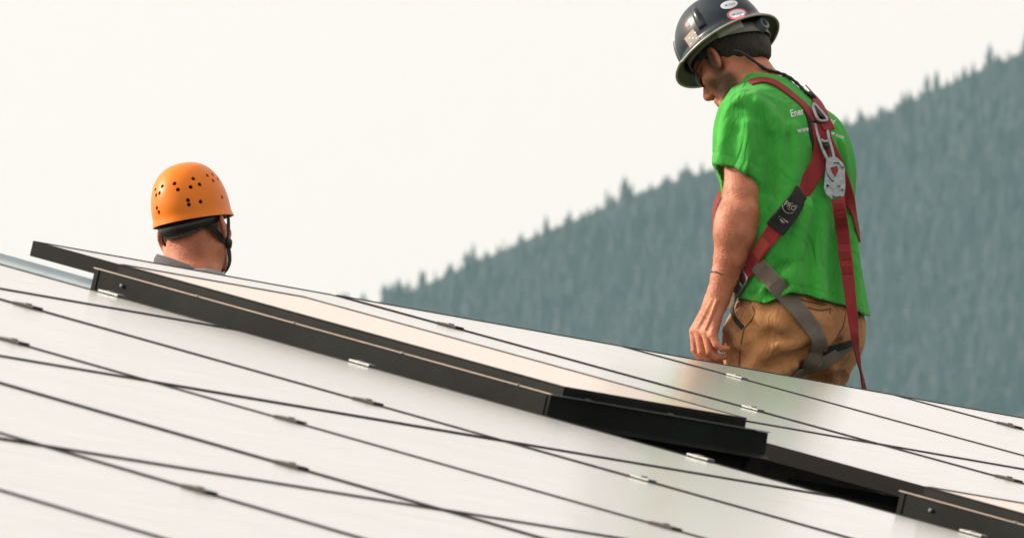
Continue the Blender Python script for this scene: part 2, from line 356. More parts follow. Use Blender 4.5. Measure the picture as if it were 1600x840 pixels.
def rail(us, ue, v, label, clamps):
    e = empty('mounting_rail', RP(us, v, -.075), label, 'mounting rail', 'aluminium rails under the panels')
    boxes('rail_bar', [(us, ue, v-.02, v+.02, -.074, -.036)], M['rail'], e)
    k = us+.25
    while k < ue:
        boxes('foot', [(k-.03, k+.03, v+.021, v+.027, ROOF_H+.001, -.05), (k-.03, k+.03, v+.027, v+.09, ROOF_H+.001, ROOF_H+.007)], M['rail'], e); k += 1.2
    for (u, kind) in clamps:
        rot = ROT.to_euler()
        if kind == 'end_flip': rot = (ROT @ Matrix.Rotation(math.pi, 4, 'Z')).to_euler()
        mm = {'mid': mid_me, 'bright': midb_me}.get(kind, end_me)
        o = bpy.data.objects.new('clamp', mm); C.objects.link(o); o.parent = e; o.matrix_parent_inverse = Matrix.Translation(-e.location)
        o.location = Vector(RP(u, v, 0)); o.rotation_euler = rot
        b = bpy.data.objects.new('bolt', bolt_me); C.objects.link(b); b.parent = o; b.location = (0, 0, 0) if kind in ('mid', 'bright') else (-.006, 0, -.0002)
for r, cols in sorted(near_cols.items()):
    for q, off in (('upper', .36), ('lower', 1.29)):
        v = NV0+1.65*r+off; us = -max(cols)-1
        cl = [(0, 'end')]+[(-i, 'bright' if (r in (2,) and i == 1) else 'mid') for i in range(1, max(cols)+1)]
        rail(us+.02, .03, v, '%s aluminium rail with clamps under the %s row of the near array' % (q, ordn[r]), cl)
for r, cols in sorted(far_cols.items()):
    for q, off in (('upper', .37), ('lower', 1.28)):
        v = FV0+1.65*r+off; ue = max(cols)+2
        cl = [(1, 'end_flip')]+[(1+i, 'bright' if ((q == 'lower' and i == 1 and r == 0) or (q == 'upper' and i == 2 and r == 0)) else 'mid') for i in range(1, max(cols)+1)]
        rail(.97, ue-.02, v, '%s aluminium rail with clamps under the %s row of the far array' % (q, ordn[r]), cl)

# ------------------------------------------------------------------ skylights in the free column
def skylight(v0, v1, label):
    e = empty('skylight', RP(.51, v1, ROOF_H), label, 'skylight', 'skylights between the two arrays')
    u0, u1 = .185, .84
    h1, t = .030, .022
    # curb flashing, four sides, standing on the roof, flaring at the bottom edge
    def side(name, prof, a, b, axis, sgn):
        # prof: list of (outward offset, height); runs from a to b
        vs = []
        for t_ in (0, 1):
            for o_, h_ in prof:
                if axis == 'v': vs.append(RP((u0-o_) if sgn < 0 else (u1+o_), a+(b-a)*t_, h_))
                else: vs.append(RP(a+(b-a)*t_, (v0-o_) if sgn < 0 else (v1+o_), h_))
        n = len(prof)
        return link(name, fixn(mesh(name, vs, [tuple(range(n)), tuple(range(2*n-1, n-1, -1))]+[(i, (i+1) % n, (i+1) % n+n, i+n) for i in range(n)])), M['curb'], e)
    pr = [(0, ROOF_H+.001), (0, h1), (-.012, h1), (-.012, ROOF_H+.001)]
    side('curb_flashing', pr, v0, v1, 'v', -1); side('curb_flashing', pr, v0, v1, 'v', 1)
    pb = [(-.006, ROOF_H+.001), (-.006, h1-.002), (-.012, h1-.002), (-.012, ROOF_H+.001)]
    side('curb_flashing', pb, u0-.002, u1+.002, 'u', 1); side('curb_flashing', pr, u0-.002, u1+.002, 'u', -1)
    # apron at the lower edge: a skirt with an outward flange, a little longer than the curb
    ap = [(.003, h1-.001), (.007, -.016), (.024, -.0235), (.024, -.0255), (.005, -.018), (.0005, h1-.003), (-.005, h1-.003), (-.005, h1-.001)]
    side('apron', ap, u0-.002, u1+.035, 'u', 1)
    boxes('corner_highlight_strip', [(u0-.0035, u0-.001, v1+.004, v1+.0065, -.10, h1)], M['curb2'], e)  # thin strip added to draw the corner's lit edge line
    # pale drip lip on top of the curb
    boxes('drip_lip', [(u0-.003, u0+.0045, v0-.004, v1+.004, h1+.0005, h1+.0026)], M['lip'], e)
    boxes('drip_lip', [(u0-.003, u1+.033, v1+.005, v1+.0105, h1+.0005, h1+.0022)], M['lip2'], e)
    # inner frame
    i0, i1, w0, w1, ht = .245, .825, v0+.006, v1-.018, .0465
    boxes('frame_bar', [(i0, i0+.045, w0, w1, h1-.02, ht)], M['curb2'], e, .0012)
    boxes('frame_bar', [(i1-.045, i1, w0, w1, h1-.02, ht)], M['curb2'], e, .0012)
    boxes('frame_bar', [(i0+.0455, i1-.0455, w0, w0+.045, h1-.02, ht-.0005)], M['curb2'], e, .0012)
    boxes('frame_bar', [(i0+.0455, i1-.0455, w1-.045, w1, h1-.02, ht-.0005)], M['curb2'], e, .0012)
    boxes('pane', [(i0+.009, i1-.012, w0+.012, w1-.009, ht+.0004, ht+.0026)], M['skyglass'], e)
    boxes('glazing_bead', [(i0+.0005, i0+.0085, w0+.001, w1-.001, ht+.0004, ht+.0032), (i1-.0115, i1-.0005, w0+.001, w1-.001, ht+.0004, ht+.0042), (i0+.009, i1-.012, w0+.001, w0+.0115, ht+.0004, ht+.0042), (i0+.009, i1-.012, w1-.0085, w1-.001, ht+.0004, ht+.0032)], M['curb2'], e)
    boxes('gasket', [(i0+.046, i1-.046, w0+.046, w1-.046, h1-.03, h1-.024)], M['frame'], e)
    # screws along the lip and down the corner
    for k in range(4):
        vv = v0+.30+k*.3+.02*math.sin(k*5); c0 = RP(u0-.001, vv, h1+.003)
        vs = [c0+.004*(math.cos(a)*U+math.sin(a)*V)+hh*Nn for hh in (-.002, .0012) for a in np.linspace(0, 2*math.pi, 8, endpoint=False)]
        link('screw', fixn(mesh('screw', vs, [tuple(range(8)), tuple(range(8, 16))]+[(i, (i+1) % 8, (i+1) % 8+8, i+8) for i in range(8)])), M['clamp'], e)
    for uu, hh0 in ((.3, -.01), (.56, -.005)):
        c0 = RP(uu, v1+.004, h1+.002)
        vs = [c0+.006*(math.cos(a)*U+math.sin(a)*V)+q*Nn for q in (-.002, .0025) for a in np.linspace(0, 2*math.pi, 8, endpoint=False)]
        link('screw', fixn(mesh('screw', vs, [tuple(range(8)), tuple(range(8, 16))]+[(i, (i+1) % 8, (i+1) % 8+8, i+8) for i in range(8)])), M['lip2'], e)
    c0 = RP(u0-.0005, v0+.085, .0105); pts = [c0, c0-U*.004]
    tube('rivet', pts, .0042, M['pipe'], e, 8)
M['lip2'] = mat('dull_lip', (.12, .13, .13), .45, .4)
M['curb2'] = mat('dark_frame', (.009, .009, .008), .5, 0, .5, 9, spec=.12)
skylight(-2.245, -.945, 'dark framed skylight box running up to the ridge in front of the far array')
skylight(.005, 1.305, 'dark framed skylight box cut off by the lower right corner')
# conduit lying up the free column above the upper skylight
pp = [RP(.53, -2.30, -.037), RP(.53, -2.6, -.036), RP(.52, -3.0, -.034), RP(.505, -3.36, -.031), RP(.5, -3.62, -.05)]
cd = empty('conduit', RP(.53, -2.5, ROOF_H), 'blue-grey metal conduit running up to the ridge left of the skylight', 'conduit')
tube('pipe', catmull(pp, 24), .021, M['pipe'], cd, 20)
for vv in (-2.42, -3.25):
    boxes('bracket', [(.49, .57, vv-.012, vv+.012, ROOF_H+.001, -.067)], M['rail'], cd)

# ================================================================== people: signed-distance bodies turned into meshes
class Grid:
    def __init__(self, lo, hi, h):
        self.lo = np.array(lo, float); self.h = h; self.n = np.ceil((np.array(hi)-self.lo)/h).astype(int)+1
        self.D = np.full(self.n, .5, np.float32)
    def block(self, lo, hi):
        a = np.clip(np.floor((np.array(lo)-self.lo)/self.h).astype(int), 0, self.n); b = np.clip(np.ceil((np.array(hi)-self.lo)/self.h).astype(int)+1, 0, self.n)
        if np.any(b <= a): return None
        sl = tuple(slice(i, j) for i, j in zip(a, b))
        ax = [(self.lo[k]+self.h*np.arange(a[k], b[k])).astype(np.float32) for k in range(3)]
        return sl, (ax[0][:, None, None], ax[1][None, :, None], ax[2][None, None, :])
    def add(self, f, lo, hi, k=.0, op='u', pad=.02):
        r = self.block(np.array(lo)-pad-k, np.array(hi)+pad+k)
        if r is None: return
        sl, X = r; d = np.broadcast_to(f(*X), self.D[sl].shape).astype(np.float32); o = self.D[sl]
        if op == 'u': self.D[sl] = smin(o, d, k)
        elif op == 's': self.D[sl] = -smin(-o, d, k)
        elif op == 'disp': self.D[sl] = o+d
def smin(a, b, k):
    if k <= 0: return np.minimum(a, b)
    h = np.maximum(k-np.abs(a-b), 0)/k; return np.minimum(a, b)-h*h*k*.25
def cone(a, b, ra, rb):
    a = np.array(a); b = np.array(b); ab = b-a; L2 = max(ab@ab, 1e-9)
    def f(x, y, z):
        t = np.clip(((x-a[0])*ab[0]+(y-a[1])*ab[1]+(z-a[2])*ab[2])/L2, 0, 1)
        return np.sqrt((x-a[0]-t*ab[0])**2+(y-a[1]-t*ab[1])**2+(z-a[2]-t*ab[2])**2)-(ra+(rb-ra)*t)
    R = max(ra, rb); return f, np.minimum(a, b)-R, np.maximum(a, b)+R
def ell(c, ax, rad):
    """ellipsoid with orthonormal axes ax (3 rows) and radii"""
    c = np.array(c); ax = np.array(ax); rad = np.array(rad, float)
    def f(x, y, z):
        dx, dy, dz = x-c[0], y-c[1], z-c[2]; s = 0; g = 0
        for i in range(3):
            q = dx*ax[i, 0]+dy*ax[i, 1]+dz*ax[i, 2]; s = s+(q/rad[i])**2; g = g+(q/rad[i]**2)**2
        s = np.sqrt(s); return s*(s-1)/np.sqrt(g+1e-9)
    R = np.sqrt(((ax*rad[:, None])**2).sum(0)); return f, c-R, c+R
def loft(st, left, fwd, ex=2.3, grow=0.0):
    """stations (point, half side, half depth) stacked in z"""
    st = sorted(st, key=lambda q: q[0][2]); z0 = np.array([q[0][2] for q in st])
    zs = np.linspace(z0[0], z0[-1], 80); arr = np.array([[q[0][0], q[0][1], q[1], q[2]] for q in st])
    cols = []
    for k in range(4):
        c = np.interp(zs, z0, arr[:, k]); cc = c.copy()
        for _ in range(14): cc[1:-1] = .25*cc[:-2]+.5*cc[1:-1]+.25*cc[2:]
        cols.append(cc)
    def f(x, y, z):
        xc, yc, a, b = [np.interp(z, zs, c).astype(np.float32) for c in cols]; a = a+grow; b = b+grow
        s = (x-xc)*left[0]+(y-yc)*left[1]; q = (x-xc)*fwd[0]+(y-yc)*fwd[1]
        m = (np.abs(s/a)**ex+np.abs(q/b)**ex)**(1/ex)
        d = (m-1)*np.minimum(a, b)
        return np.maximum(d, np.maximum(zs[0]-z, z-zs[-1]))
    R = max(arr[:, 2].max(), arr[:, 3].max())+grow+.02
    lo = np.array([arr[:, 0].min()-R, arr[:, 1].min()-R, zs[0]]); hi = np.array([arr[:, 0].max()+R, arr[:, 1].max()+R, zs[-1]])
    return f, lo, hi
def surface(D, lo, h):
    """naive surface nets"""
    ins = D < 0; nx, ny, nz = D.shape
    cs = np.zeros((nx-1, ny-1, nz-1), np.uint8)
    for i in (0, 1):
        for j in (0, 1):
            for k in (0, 1): cs += ins[i:nx-1+i, j:ny-1+j, k:nz-1+k]
    act = np.argwhere((cs > 0) & (cs < 8)); cid = np.full(cs.shape, -1, np.int32); cid[act[:, 0], act[:, 1], act[:, 2]] = np.arange(len(act))
    off = np.array([(i, j, k) for i in (0, 1) for j in (0, 1) for k in (0, 1)])
    val = np.stack([D[act[:, 0]+o[0], act[:, 1]+o[1], act[:, 2]+o[2]] for o in off], 1)
    acc = np.zeros((len(act), 3)); cnt = np.zeros(len(act))
    for a in range(8):
        for b in range(a+1, 8):
            if np.abs(off[a]-off[b]).sum() != 1: continue
            va, vb = val[:, a], val[:, b]; m = (va < 0) != (vb < 0); t = np.where(m, va/np.where(m, va-vb, 1), 0)
            acc += np.where(m[:, None], off[a]+(off[b]-off[a])*t[:, None], 0); cnt += m
    V_ = lo+h*(act+acc/cnt[:, None]); Fs = []
    for ax in range(3):
        s0 = [slice(None)]*3; s1 = [slice(None)]*3; s0[ax] = slice(0, -1); s1[ax] = slice(1, None)
        A, B = ins[tuple(s0)], ins[tuple(s1)]; e = np.argwhere(A != B); b_, c_ = [q for q in range(3) if q != ax]
        e = e[(e[:, b_] > 0) & (e[:, c_] > 0) & (e[:, b_] < D.shape[b_]-1) & (e[:, c_] < D.shape[c_]-1)]
        def cell(db, dc):
            q = e.copy(); q[:, b_] -= db; q[:, c_] -= dc; return cid[q[:, 0], q[:, 1], q[:, 2]]
        quad = np.stack([cell(1, 1), cell(0, 1), cell(0, 0), cell(1, 0)], 1)
        fl = A[e[:, 0], e[:, 1], e[:, 2]]
        if ax == 1: fl = ~fl
        quad[~fl] = quad[~fl][:, ::-1]; Fs.append(quad)
    return V_, np.concatenate(Fs)
def np_mesh(name, V_, F_):
    me = bpy.data.meshes.new(name); me.vertices.add(len(V_)); me.vertices.foreach_set('co', np.asarray(V_, np.float32).ravel())
    k = F_.shape[1]; me.loops.add(F_.size); me.loops.foreach_set('vertex_index', F_.astype(np.int32).ravel())
    me.polygons.add(len(F_)); me.polygons.foreach_set('loop_start', np.arange(0, F_.size, k)); me.update(calc_edges=True); me.validate(); return me
def bvh_of(*ms):
    V_, F_ = [], []
    for me in ms:
        o = len(V_); V_ += [v.co.copy() for v in me.vertices]; F_ += [[i+o for i in p.vertices] for p in me.polygons]
    return BVHTree.FromPolygons(V_, F_)
def hit(bvh, px, py):
    d = ray(px, py); d = d/np.linalg.norm(d); r = bvh.ray_cast(Vector(CAM+d*20), Vector(d), 60)
    if r[0] is None: return None
    n = np.array(r[1])
    if n@d > 0: n = -n
    return np.array(r[0]), n
def march(f, px, py, y0=30.6, y1=34):
    d = ray(px, py); d = d/np.linalg.norm(d); t = (y0)/d[1]
    for _ in range(160):
        p = CAM+d*t; v = float(f(np.float32(p[0]), np.float32(p[1]), np.float32(p[2])))
        if v < .0008: return p
        t += max(v*.6, .001)
        if t*d[1] > y1: break
    return None
def ribbon(name, pts, nrm, wd, th, matl, parent, side_hint=None):
    """webbing: a thin band with a real thickness along pts, lying square to nrm"""
    pts = np.asarray(pts, float); nrm = np.asarray(nrm, float); n = len(pts); wd = np.broadcast_to(wd, (n,)); V_, F_ = [], []
    for i in range(n):
        t = pts[min(i+1, n-1)]-pts[max(i-1, 0)]; t = t/np.linalg.norm(t); nn = nrm[i]-t*(nrm[i]@t); nn = nn/np.linalg.norm(nn); s = np.cross(nn, t)
        for q, e in ((-1, 0), (-.86, .5), (.86, .5), (1, 0), (.86, -.5), (-.86, -.5)): V_.append(pts[i]+s*q*wd[i]/2+nn*e*th)
    for i in range(n-1):
        for k in range(6): F_.append((i*6+k, i*6+(k+1) % 6, (i+1)*6+(k+1) % 6, (i+1)*6+k))
    F_.append(tuple(range(6))); F_.append(tuple((n-1)*6+k for k in range(6)))
    return link(name, fixn(mesh(name, V_, F_)), matl, parent, smooth=False)
def smooth_rows(a, it=3):
    a = np.array(a, float)
    for _ in range(it): a[1:-1] = .25*a[:-2]+.5*a[1:-1]+.25*a[2:]
    return a
def lay(bvh, pxs, n, off, y_guess=None, sm=6):
    """points and normals of a strap lying on the clothes along a line seen at pixels pxs"""
    c = catmull(pxs, n); hs = [hit(bvh, q[0], q[1]) for q in c]; ok = [i for i in range(n) if hs[i] is not None]
    good = [ok[0]]
    for i in ok[1:]:
        if np.linalg.norm(hs[i][0]-hs[good[-1]][0]) < .05*(i-good[-1])+.06: good.append(i)
    P_, N_ = [], []
    for i in range(n):
        if i in good: r = hs[i]
        else:
            j = min(good, key=lambda g_: abs(g_-i)); g = PY(c[i][0], c[i][1], hs[j][0][1]+.003*abs(i-j)); no = bvh.find_nearest(Vector(g))[1]; nn = np.array(no)
            r = (np.array(g), nn if nn@hs[j][1] > 0 else hs[j][1])
        P_.append(r[0]); N_.append(r[1])
    P_ = smooth_rows(P_, sm); N_ = smooth_rows(N_, sm*3); N_ = N_/np.linalg.norm(N_, axis=1)[:, None]
    return P_+N_*off, N_
def unit(v): v = np.array(v, float); return v/np.linalg.norm(v)

# ------------------------------------------------------------------ cloth, skin and gear materials
def cloth(name, col, rough=.85, var=.10, bump=.35, weave=900, scale=14, crumple=0.0, cscale=16):
    m = mat(name, col, rough, 0, var, scale, bump=bump, bscale=weave, spec=.2, Sheen_Weight=.12, Sheen_Roughness=.5)
    if crumple:
        t = m.node_tree; N = t.nodes; L = t.links; bp0 = [n for n in N if n.type == 'BUMP'][0]; mp = [n for n in N if n.type == 'MAPPING'][0]
        m2 = N.new('ShaderNodeMapping'); m2.inputs['Scale'].default_value = (1, 1, .42); m2.inputs['Rotation'].default_value = (.15, .3, 0); L.new(mp.outputs[0], m2.inputs[0])
        n1 = N.new('ShaderNodeTexNoise'); n1.inputs['Scale'].default_value = cscale; n1.inputs['Detail'].default_value = 3.5; n1.inputs['Roughness'].default_value = .55; n1.inputs['Distortion'].default_value = 1.1; L.new(m2.outputs[0], n1.inputs['Vector'])
        rg = N.new('ShaderNodeMath'); rg.operation = 'SUBTRACT'; rg.inputs[1].default_value = .5; L.new(n1.outputs[0], rg.inputs[0]); ab = N.new('ShaderNodeMath'); ab.operation = 'ABSOLUTE'; L.new(rg.outputs[0], ab.inputs[0])
        bp = N.new('ShaderNodeBump'); bp.inputs['Strength'].default_value = crumple; bp.inputs['Distance'].default_value = .03; L.new(ab.outputs[0], bp.inputs['Height']); L.new(bp0.outputs[0], bp.inputs['Normal'])
        L.new(bp.outputs[0], [n for n in N if n.type == 'BSDF_PRINCIPLED'][0].inputs['Normal'])
    return m
def skin_mat():
    m, t, b = mat_new('skin'); N = t.nodes; L = t.links
    tc = N.new('ShaderNodeTexCoord')
    n1 = N.new('ShaderNodeTexNoise'); n1.inputs['Scale'].default_value = 22; n1.inputs['Detail'].default_value = 5; L.new(tc.outputs['Object'], n1.inputs['Vector'])
    cr = N.new('ShaderNodeValToRGB'); cr.color_ramp.elements[0].position = .3; cr.color_ramp.elements[1].position = .72
    cr.color_ramp.elements[0].color = (.38, .115, .055, 1); cr.color_ramp.elements[1].color = (.60, .225, .118, 1); L.new(n1.outputs[0], cr.inputs[0])
    at = N.new('ShaderNodeAttribute'); at.attribute_name = 'beard'
    n2 = N.new('ShaderNodeTexNoise'); n2.inputs['Scale'].default_value = 420; n2.inputs['Detail'].default_value = 2; L.new(tc.outputs['Object'], n2.inputs['Vector'])
    mu = N.new('ShaderNodeMath'); mu.operation = 'MULTIPLY'; L.new(at.outputs['Fac'], mu.inputs[0])
    mr = N.new('ShaderNodeMapRange'); mr.inputs[1].default_value = .35; mr.inputs[2].default_value = .6; mr.inputs[3].default_value = 1.0; mr.inputs[4].default_value = .75; L.new(n2.outputs[0], mr.inputs[0]); L.new(mr.outputs[0], mu.inputs[1])
    mx = N.new('ShaderNodeMix'); mx.data_type = 'RGBA'; L.new(mu.outputs[0], mx.inputs[0]); L.new(cr.outputs[0], mx.inputs[6]); mx.inputs[7].default_value = (.022, .013, .009, 1)
    L.new(mx.outputs[2], b.inputs['Base Color'])
    set_in(b, Roughness=.55, Subsurface_Weight=.1, Subsurface_Scale=.01); b.inputs['Subsurface Radius'].default_value = (1, .35, .2)
    n3 = N.new('ShaderNodeTexNoise'); n3.inputs['Scale'].default_value = 180; n3.inputs['Detail'].default_value = 5; L.new(tc.outputs['Object'], n3.inputs['Vector'])
    bp = N.new('ShaderNodeBump'); bp.inputs['Strength'].default_value = .45; bp.inputs['Distance'].default_value = .005; L.new(n3.outputs[0], bp.inputs['Height']); L.new(bp.outputs[0], b.inputs['Normal'])
    return m
M['skin'] = skin_mat()
M['shirt'] = cloth('green_cotton', (.046, .375, .046), .85, .14, .35, 900, 10, .9, 12)
M['shorts'] = cloth('tan_canvas', (.45, .215, .085), .95, .2, .4, 700, 18, .75, 15)
M['greyshirt'] = cloth('grey_cotton', (.30, .29, .28))
M['collar'] = cloth('grey_collar', (.10, .10, .105))
M['hair'] = mat('dark_hair', (.022, .016, .012), .6, 0, .3, 160, bump=.9, bscale=260, stretch=(1, 1, .3))
M['greyhair'] = mat('greying_hair', (.10, .08, .065), .6, 0, .4, 160, bump=.9, bscale=260)
M['red'] = cloth('red_webbing', (.26, .022, .022), .75, .12, .5, 600, 40)
M['greyweb'] = cloth('grey_webbing', (.165, .140, .112), .8, .15, .5, 600, 40)
M['blackweb'] = cloth('black_webbing', (.012, .012, .013), .75, .2, .4, 600, 40)
M['steel'] = mat('forged_steel', (.26, .30, .31), .38, .75, .3, 90, bump=.15, bscale=150)
M['black'] = mat('black_plastic', (.012, .012, .013), .4, 0, .2)
M['white'] = mat('white_print', (.62, .68, .62), .8, 0, .12, 300)
M['hat'] = mat('navy_hard_hat', (.010, .021, .029), .27, .0, .6, 22, bump=.04, bscale=40, spec=.30)
M['hatrim'] = mat('worn_rim', (.34, .32, .27), .35, .3, .25, 60)
M['brimunder'] = mat('brim_underside', (.055, .052, .042), .5, 0, .3, 20)
M['lens'] = mat('smoked_lens', (.01, .008, .006), .08, 0, .1, spec=.8)
M['band'] = mat('suspension_band', (.20, .20, .17), .5)
M['orange'] = mat('orange_shell', (.74, .185, .006), .38, 0, .06, 20, spec=.28)
M['boot'] = mat('leather_boot', (.09, .055, .03), .6)

# ================================================================== worker in the green shirt
YG = 31.83
def PG(px, py, y=0.0): return PY(px, py, YG+y)
FB, LB = np.array([-.71, .704, 0]), np.array([-.704, -.71, 0])               # body forward, body left
hu = unit([-.45, .30, .842]); hl_ = unit([-.56, -.83, 0]); hl_ = unit(hl_-hu*(hl_@hu)); hf = np.cross(hl_, hu)
HC = PG(1144, 90, .06); HAX = np.array([hf, hl_, hu])
def H(f, l, u_): return HC+f*hf+l*hl_+u_*hu
torso = [(PG(1190, 121, .04), .066, .060), (PG(1195, 134, .035), .080, .070), (PG(1203, 152, .025), .116, .087), (PG(1211, 174, .02), .162, .106), (PG(1217, 208, .01), .190, .124), (PG(1224, 245, .005), .196, .126), (PG(1231, 290, .0), .195, .126),
         (PG(1237, 370, -.01), .182, .130), (PG(1247, 450, -.02), .181, .138), (PG(1252, 492, -.025), .190, .145), (PG(1253, 520, -.025), .192, .147)]
t_f, t_lo, t_hi = loft(torso, LB, FB, 2.35)
SJ, SE = PG(1164, 178, -.105), PG(1153, 285, -.125)                          # left shoulder, sleeve end
RJ, RE = PG(1280, 212, .12), PG(1258, 300, .23)                              # right shoulder, sleeve end
sl_f, sl_lo, sl_hi = cone(SJ, SE, .060, .066); sr_f, sr_lo, sr_hi = cone(RJ, RE, .056, .064)
bl_f, bl_lo, bl_hi = ell(PG(1290, 250, .0), np.array([LB, FB, [0, 0, 1]]), (.065, .05, .10))      # shoulder blade side
def shirt_base(x, y, z):
    d = smin(t_f(x, y, z), bl_f(x, y, z), .06); d = smin(d, sr_f(x, y, z), .05); return smin(d, sl_f(x, y, z), .055)
folds = [  # pixel line, height (+ out of the cloth), half width
    ([(1197, 205), (1201, 245), (1203, 300)], -.006, .010), ([(1186, 184), (1194, 196), (1197, 215)], -.006, .006), ([(1150, 167), (1172, 172), (1188, 186)], -.0025, .004),
    ([(1212, 190), (1219, 250), (1221, 320), (1208, 395)], .007, .016), ([(1205, 215), (1208, 280), (1204, 350)], -.006, .010), ([(1240, 200), (1240, 260), (1230, 310), (1203, 385)], .008, .012),
    ([(1230, 215), (1230, 280), (1218, 330)], -.006, .010), ([(1256, 300), (1262, 270), (1270, 240)], -.005, .008), ([(1262, 325), (1248, 385), (1243, 450)], .009, .014), ([(1276, 320), (1262, 400), (1262, 462)], -.007, .010),
    ([(1290, 325), (1280, 400), (1282, 465)], .008, .012), ([(1304, 330), (1298, 410), (1303, 470)], -.006, .009), ([(1333, 350), (1334, 420), (1342, 485)], .010, .012), ([(1318, 225), (1326, 290), (1329, 350)], .005, .006), ([(1309, 225), (1318, 280), (1324, 330)], -.005, .006),
    ([(1302, 215), (1312, 262), (1318, 300)], .004, .006), ([(1198, 436), (1222, 418), (1250, 410)], -.006, .008), ([(1190, 455), (1206, 440), (1232, 432)], .007, .009), ([(1172, 462), (1190, 452), (1206, 458)], -.005, .006), ([(1215, 432), (1232, 446), (1262, 455)], -.005, .008),
    ([(1135, 175), (1128, 215), (1124, 250)], .004, .010), ([(1152, 200), (1143, 225), (1148, 250)], -.003, .009), ([(1168, 195), (1172, 235), (1168, 262)], .004, .010), ([(1183, 200), (1185, 230), (1182, 258)], -.003, .008), ([(1145, 160), (1165, 150), (1190, 145)], .003, .010),
    ([(1200, 150), (1220, 165), (1232, 190)], -.004, .010), ([(1185, 158), (1205, 178), (1215, 205)], .005, .010), ([(1290, 235), (1300, 300), (1296, 330)], .004, .010), ([(1325, 380), (1318, 430), (1322, 480)], -.006, .010), ([(1312, 360), (1310, 420), (1314, 475)], .005, .008)]
def poly_dist(P_):
    P_ = np.array(P_)
    def f(x, y, z):
        best = None
        for a, b in zip(P_[:-1], P_[1:]):
            ab = b-a; L2 = ab@ab; t = np.clip(((x-a[0])*ab[0]+(y-a[1])*ab[1]+(z-a[2])*ab[2])/L2, 0, 1)
            d = (x-a[0]-t*ab[0])**2+(y-a[1]-t*ab[1])**2+(z-a[2]-t*ab[2])**2
            best = d if best is None else np.minimum(best, d)
        return best
    return f, P_.min(0), P_.max(0)
FW_ = 1.5
def apply_folds(G, base, lst, y0=30.6):
    for pxs, amp, wd in lst:
        pts = [march(base, q[0], q[1], y0) for q in catmull(pxs, 7)]; pts = [p for p in pts if p is not None]
        if len(pts) < 2: continue
        df, lo, hi = poly_dist(pts); n = len(pts)
        G.add(lambda x, y, z: -amp*(1.9 if amp < 0 else 2.6)*np.exp(-df(x, y, z)/(wd*wd*FW_*FW_)), lo, hi, 0, 'disp', 3*wd*FW_)
def wobble(x, y, z, s, seed):
    r = np.random.default_rng(seed); o = 0
    for k in range(6):
        a = r.normal(size=3)*s*(1+.4*k); a[2] *= .45; o = o+np.sin(x*a[0]+y*a[1]+z*a[2]+r.uniform(0, 6))/(1+.5*k)
    return o/3
# --- shirt
h = .0034
lo = np.minimum.reduce([t_lo, sl_lo, sr_lo])-.03; hi = np.maximum.reduce([t_hi, sl_hi, sr_hi, bl_hi])+.03
G = Grid(lo, hi, h)
a_s = unit(PG(1191, 279, -.1)-PG(1113, 252, -.1)); n_s = unit(np.cross(a_s, np.array([0, 1.0, .06]))); n_s = n_s*np.sign(-n_s[2]); p_s = PG(1152, 266, -.125)
def sl_plane(x, y, z): return (x-p_s[0])*n_s[0]+(y-p_s[1])*n_s[1]+(z-p_s[2])*n_s[2]
G.add(t_f, t_lo, t_hi, 0, 'u', .06); G.add(bl_f, bl_lo, bl_hi, .06); G.add(lambda x, y, z: np.maximum(sr_f(x, y, z), RE[2]+.02-z), sr_lo, sr_hi, .05, 'u', .05)
G.add(lambda x, y, z: np.maximum(sl_f(x, y, z), sl_plane(x, y, z)), sl_lo, sl_hi, .045, 'u', .05)
apply_folds(G, shirt_base, folds)
G.add(lambda x, y, z: .0022*wobble(x, y, z, 34, 3), lo, hi, 0, 'disp', 0)
sl, X = G.block(lo, hi); x, y, z = X
PXg = 800+F_PX*x/(y*FW[1]+(z-CAM_Z)*FW[2]); PYg = 420-F_PX*(y*UP[1]+(z-CAM_Z)*UP[2])/(y*FW[1]+(z-CAM_Z)*FW[2])
inner = G.D+.010
hx = [1100, 1153, 1175, 1196, 1215, 1236, 1260, 1286, 1326, 1352, 1375]; hy = [468, 465, 470, 474, 466, 457, 461, 469, 479, 493, 496]
cut = (PYg-np.interp(PXg, hx, hy))/640
nf, _, _ = cone(PG(1160, 95, .05), PG(1189, 131, .04), .05, .0635); cut = np.maximum(cut, -nf(x, y, z))
def groove(c_, at_, w_, dpt): return dpt*np.exp(-((c_+at_)/w_)**2)
G.D = G.D+groove(cut, .020, .0028, .0016)*(cut > -.05)+groove(sl_plane(x, y, z), .022, .0028, .0016)*(np.abs(sl_plane(x, y, z)) < .05)*(sl_f(x, y, z) < .02)*(PXg < 1200)
slc = np.maximum(sl_f(x, y, z)+.0085, -(sl_plane(x, y, z)+.05))
Dsh = np.maximum(np.maximum(np.maximum(G.D, cut), -np.maximum(inner, -(cut+.022))), -slc).astype(np.float32)
# stitched hems stand a little proud
V_, F_ = surface(Dsh, G.lo, h)
worker = empty('person', (0, 0, 0), 'worker in green t-shirt and brown shorts looking down, seen from behind his left', 'person')
shirt_me = np_mesh('shirt', V_, F_)
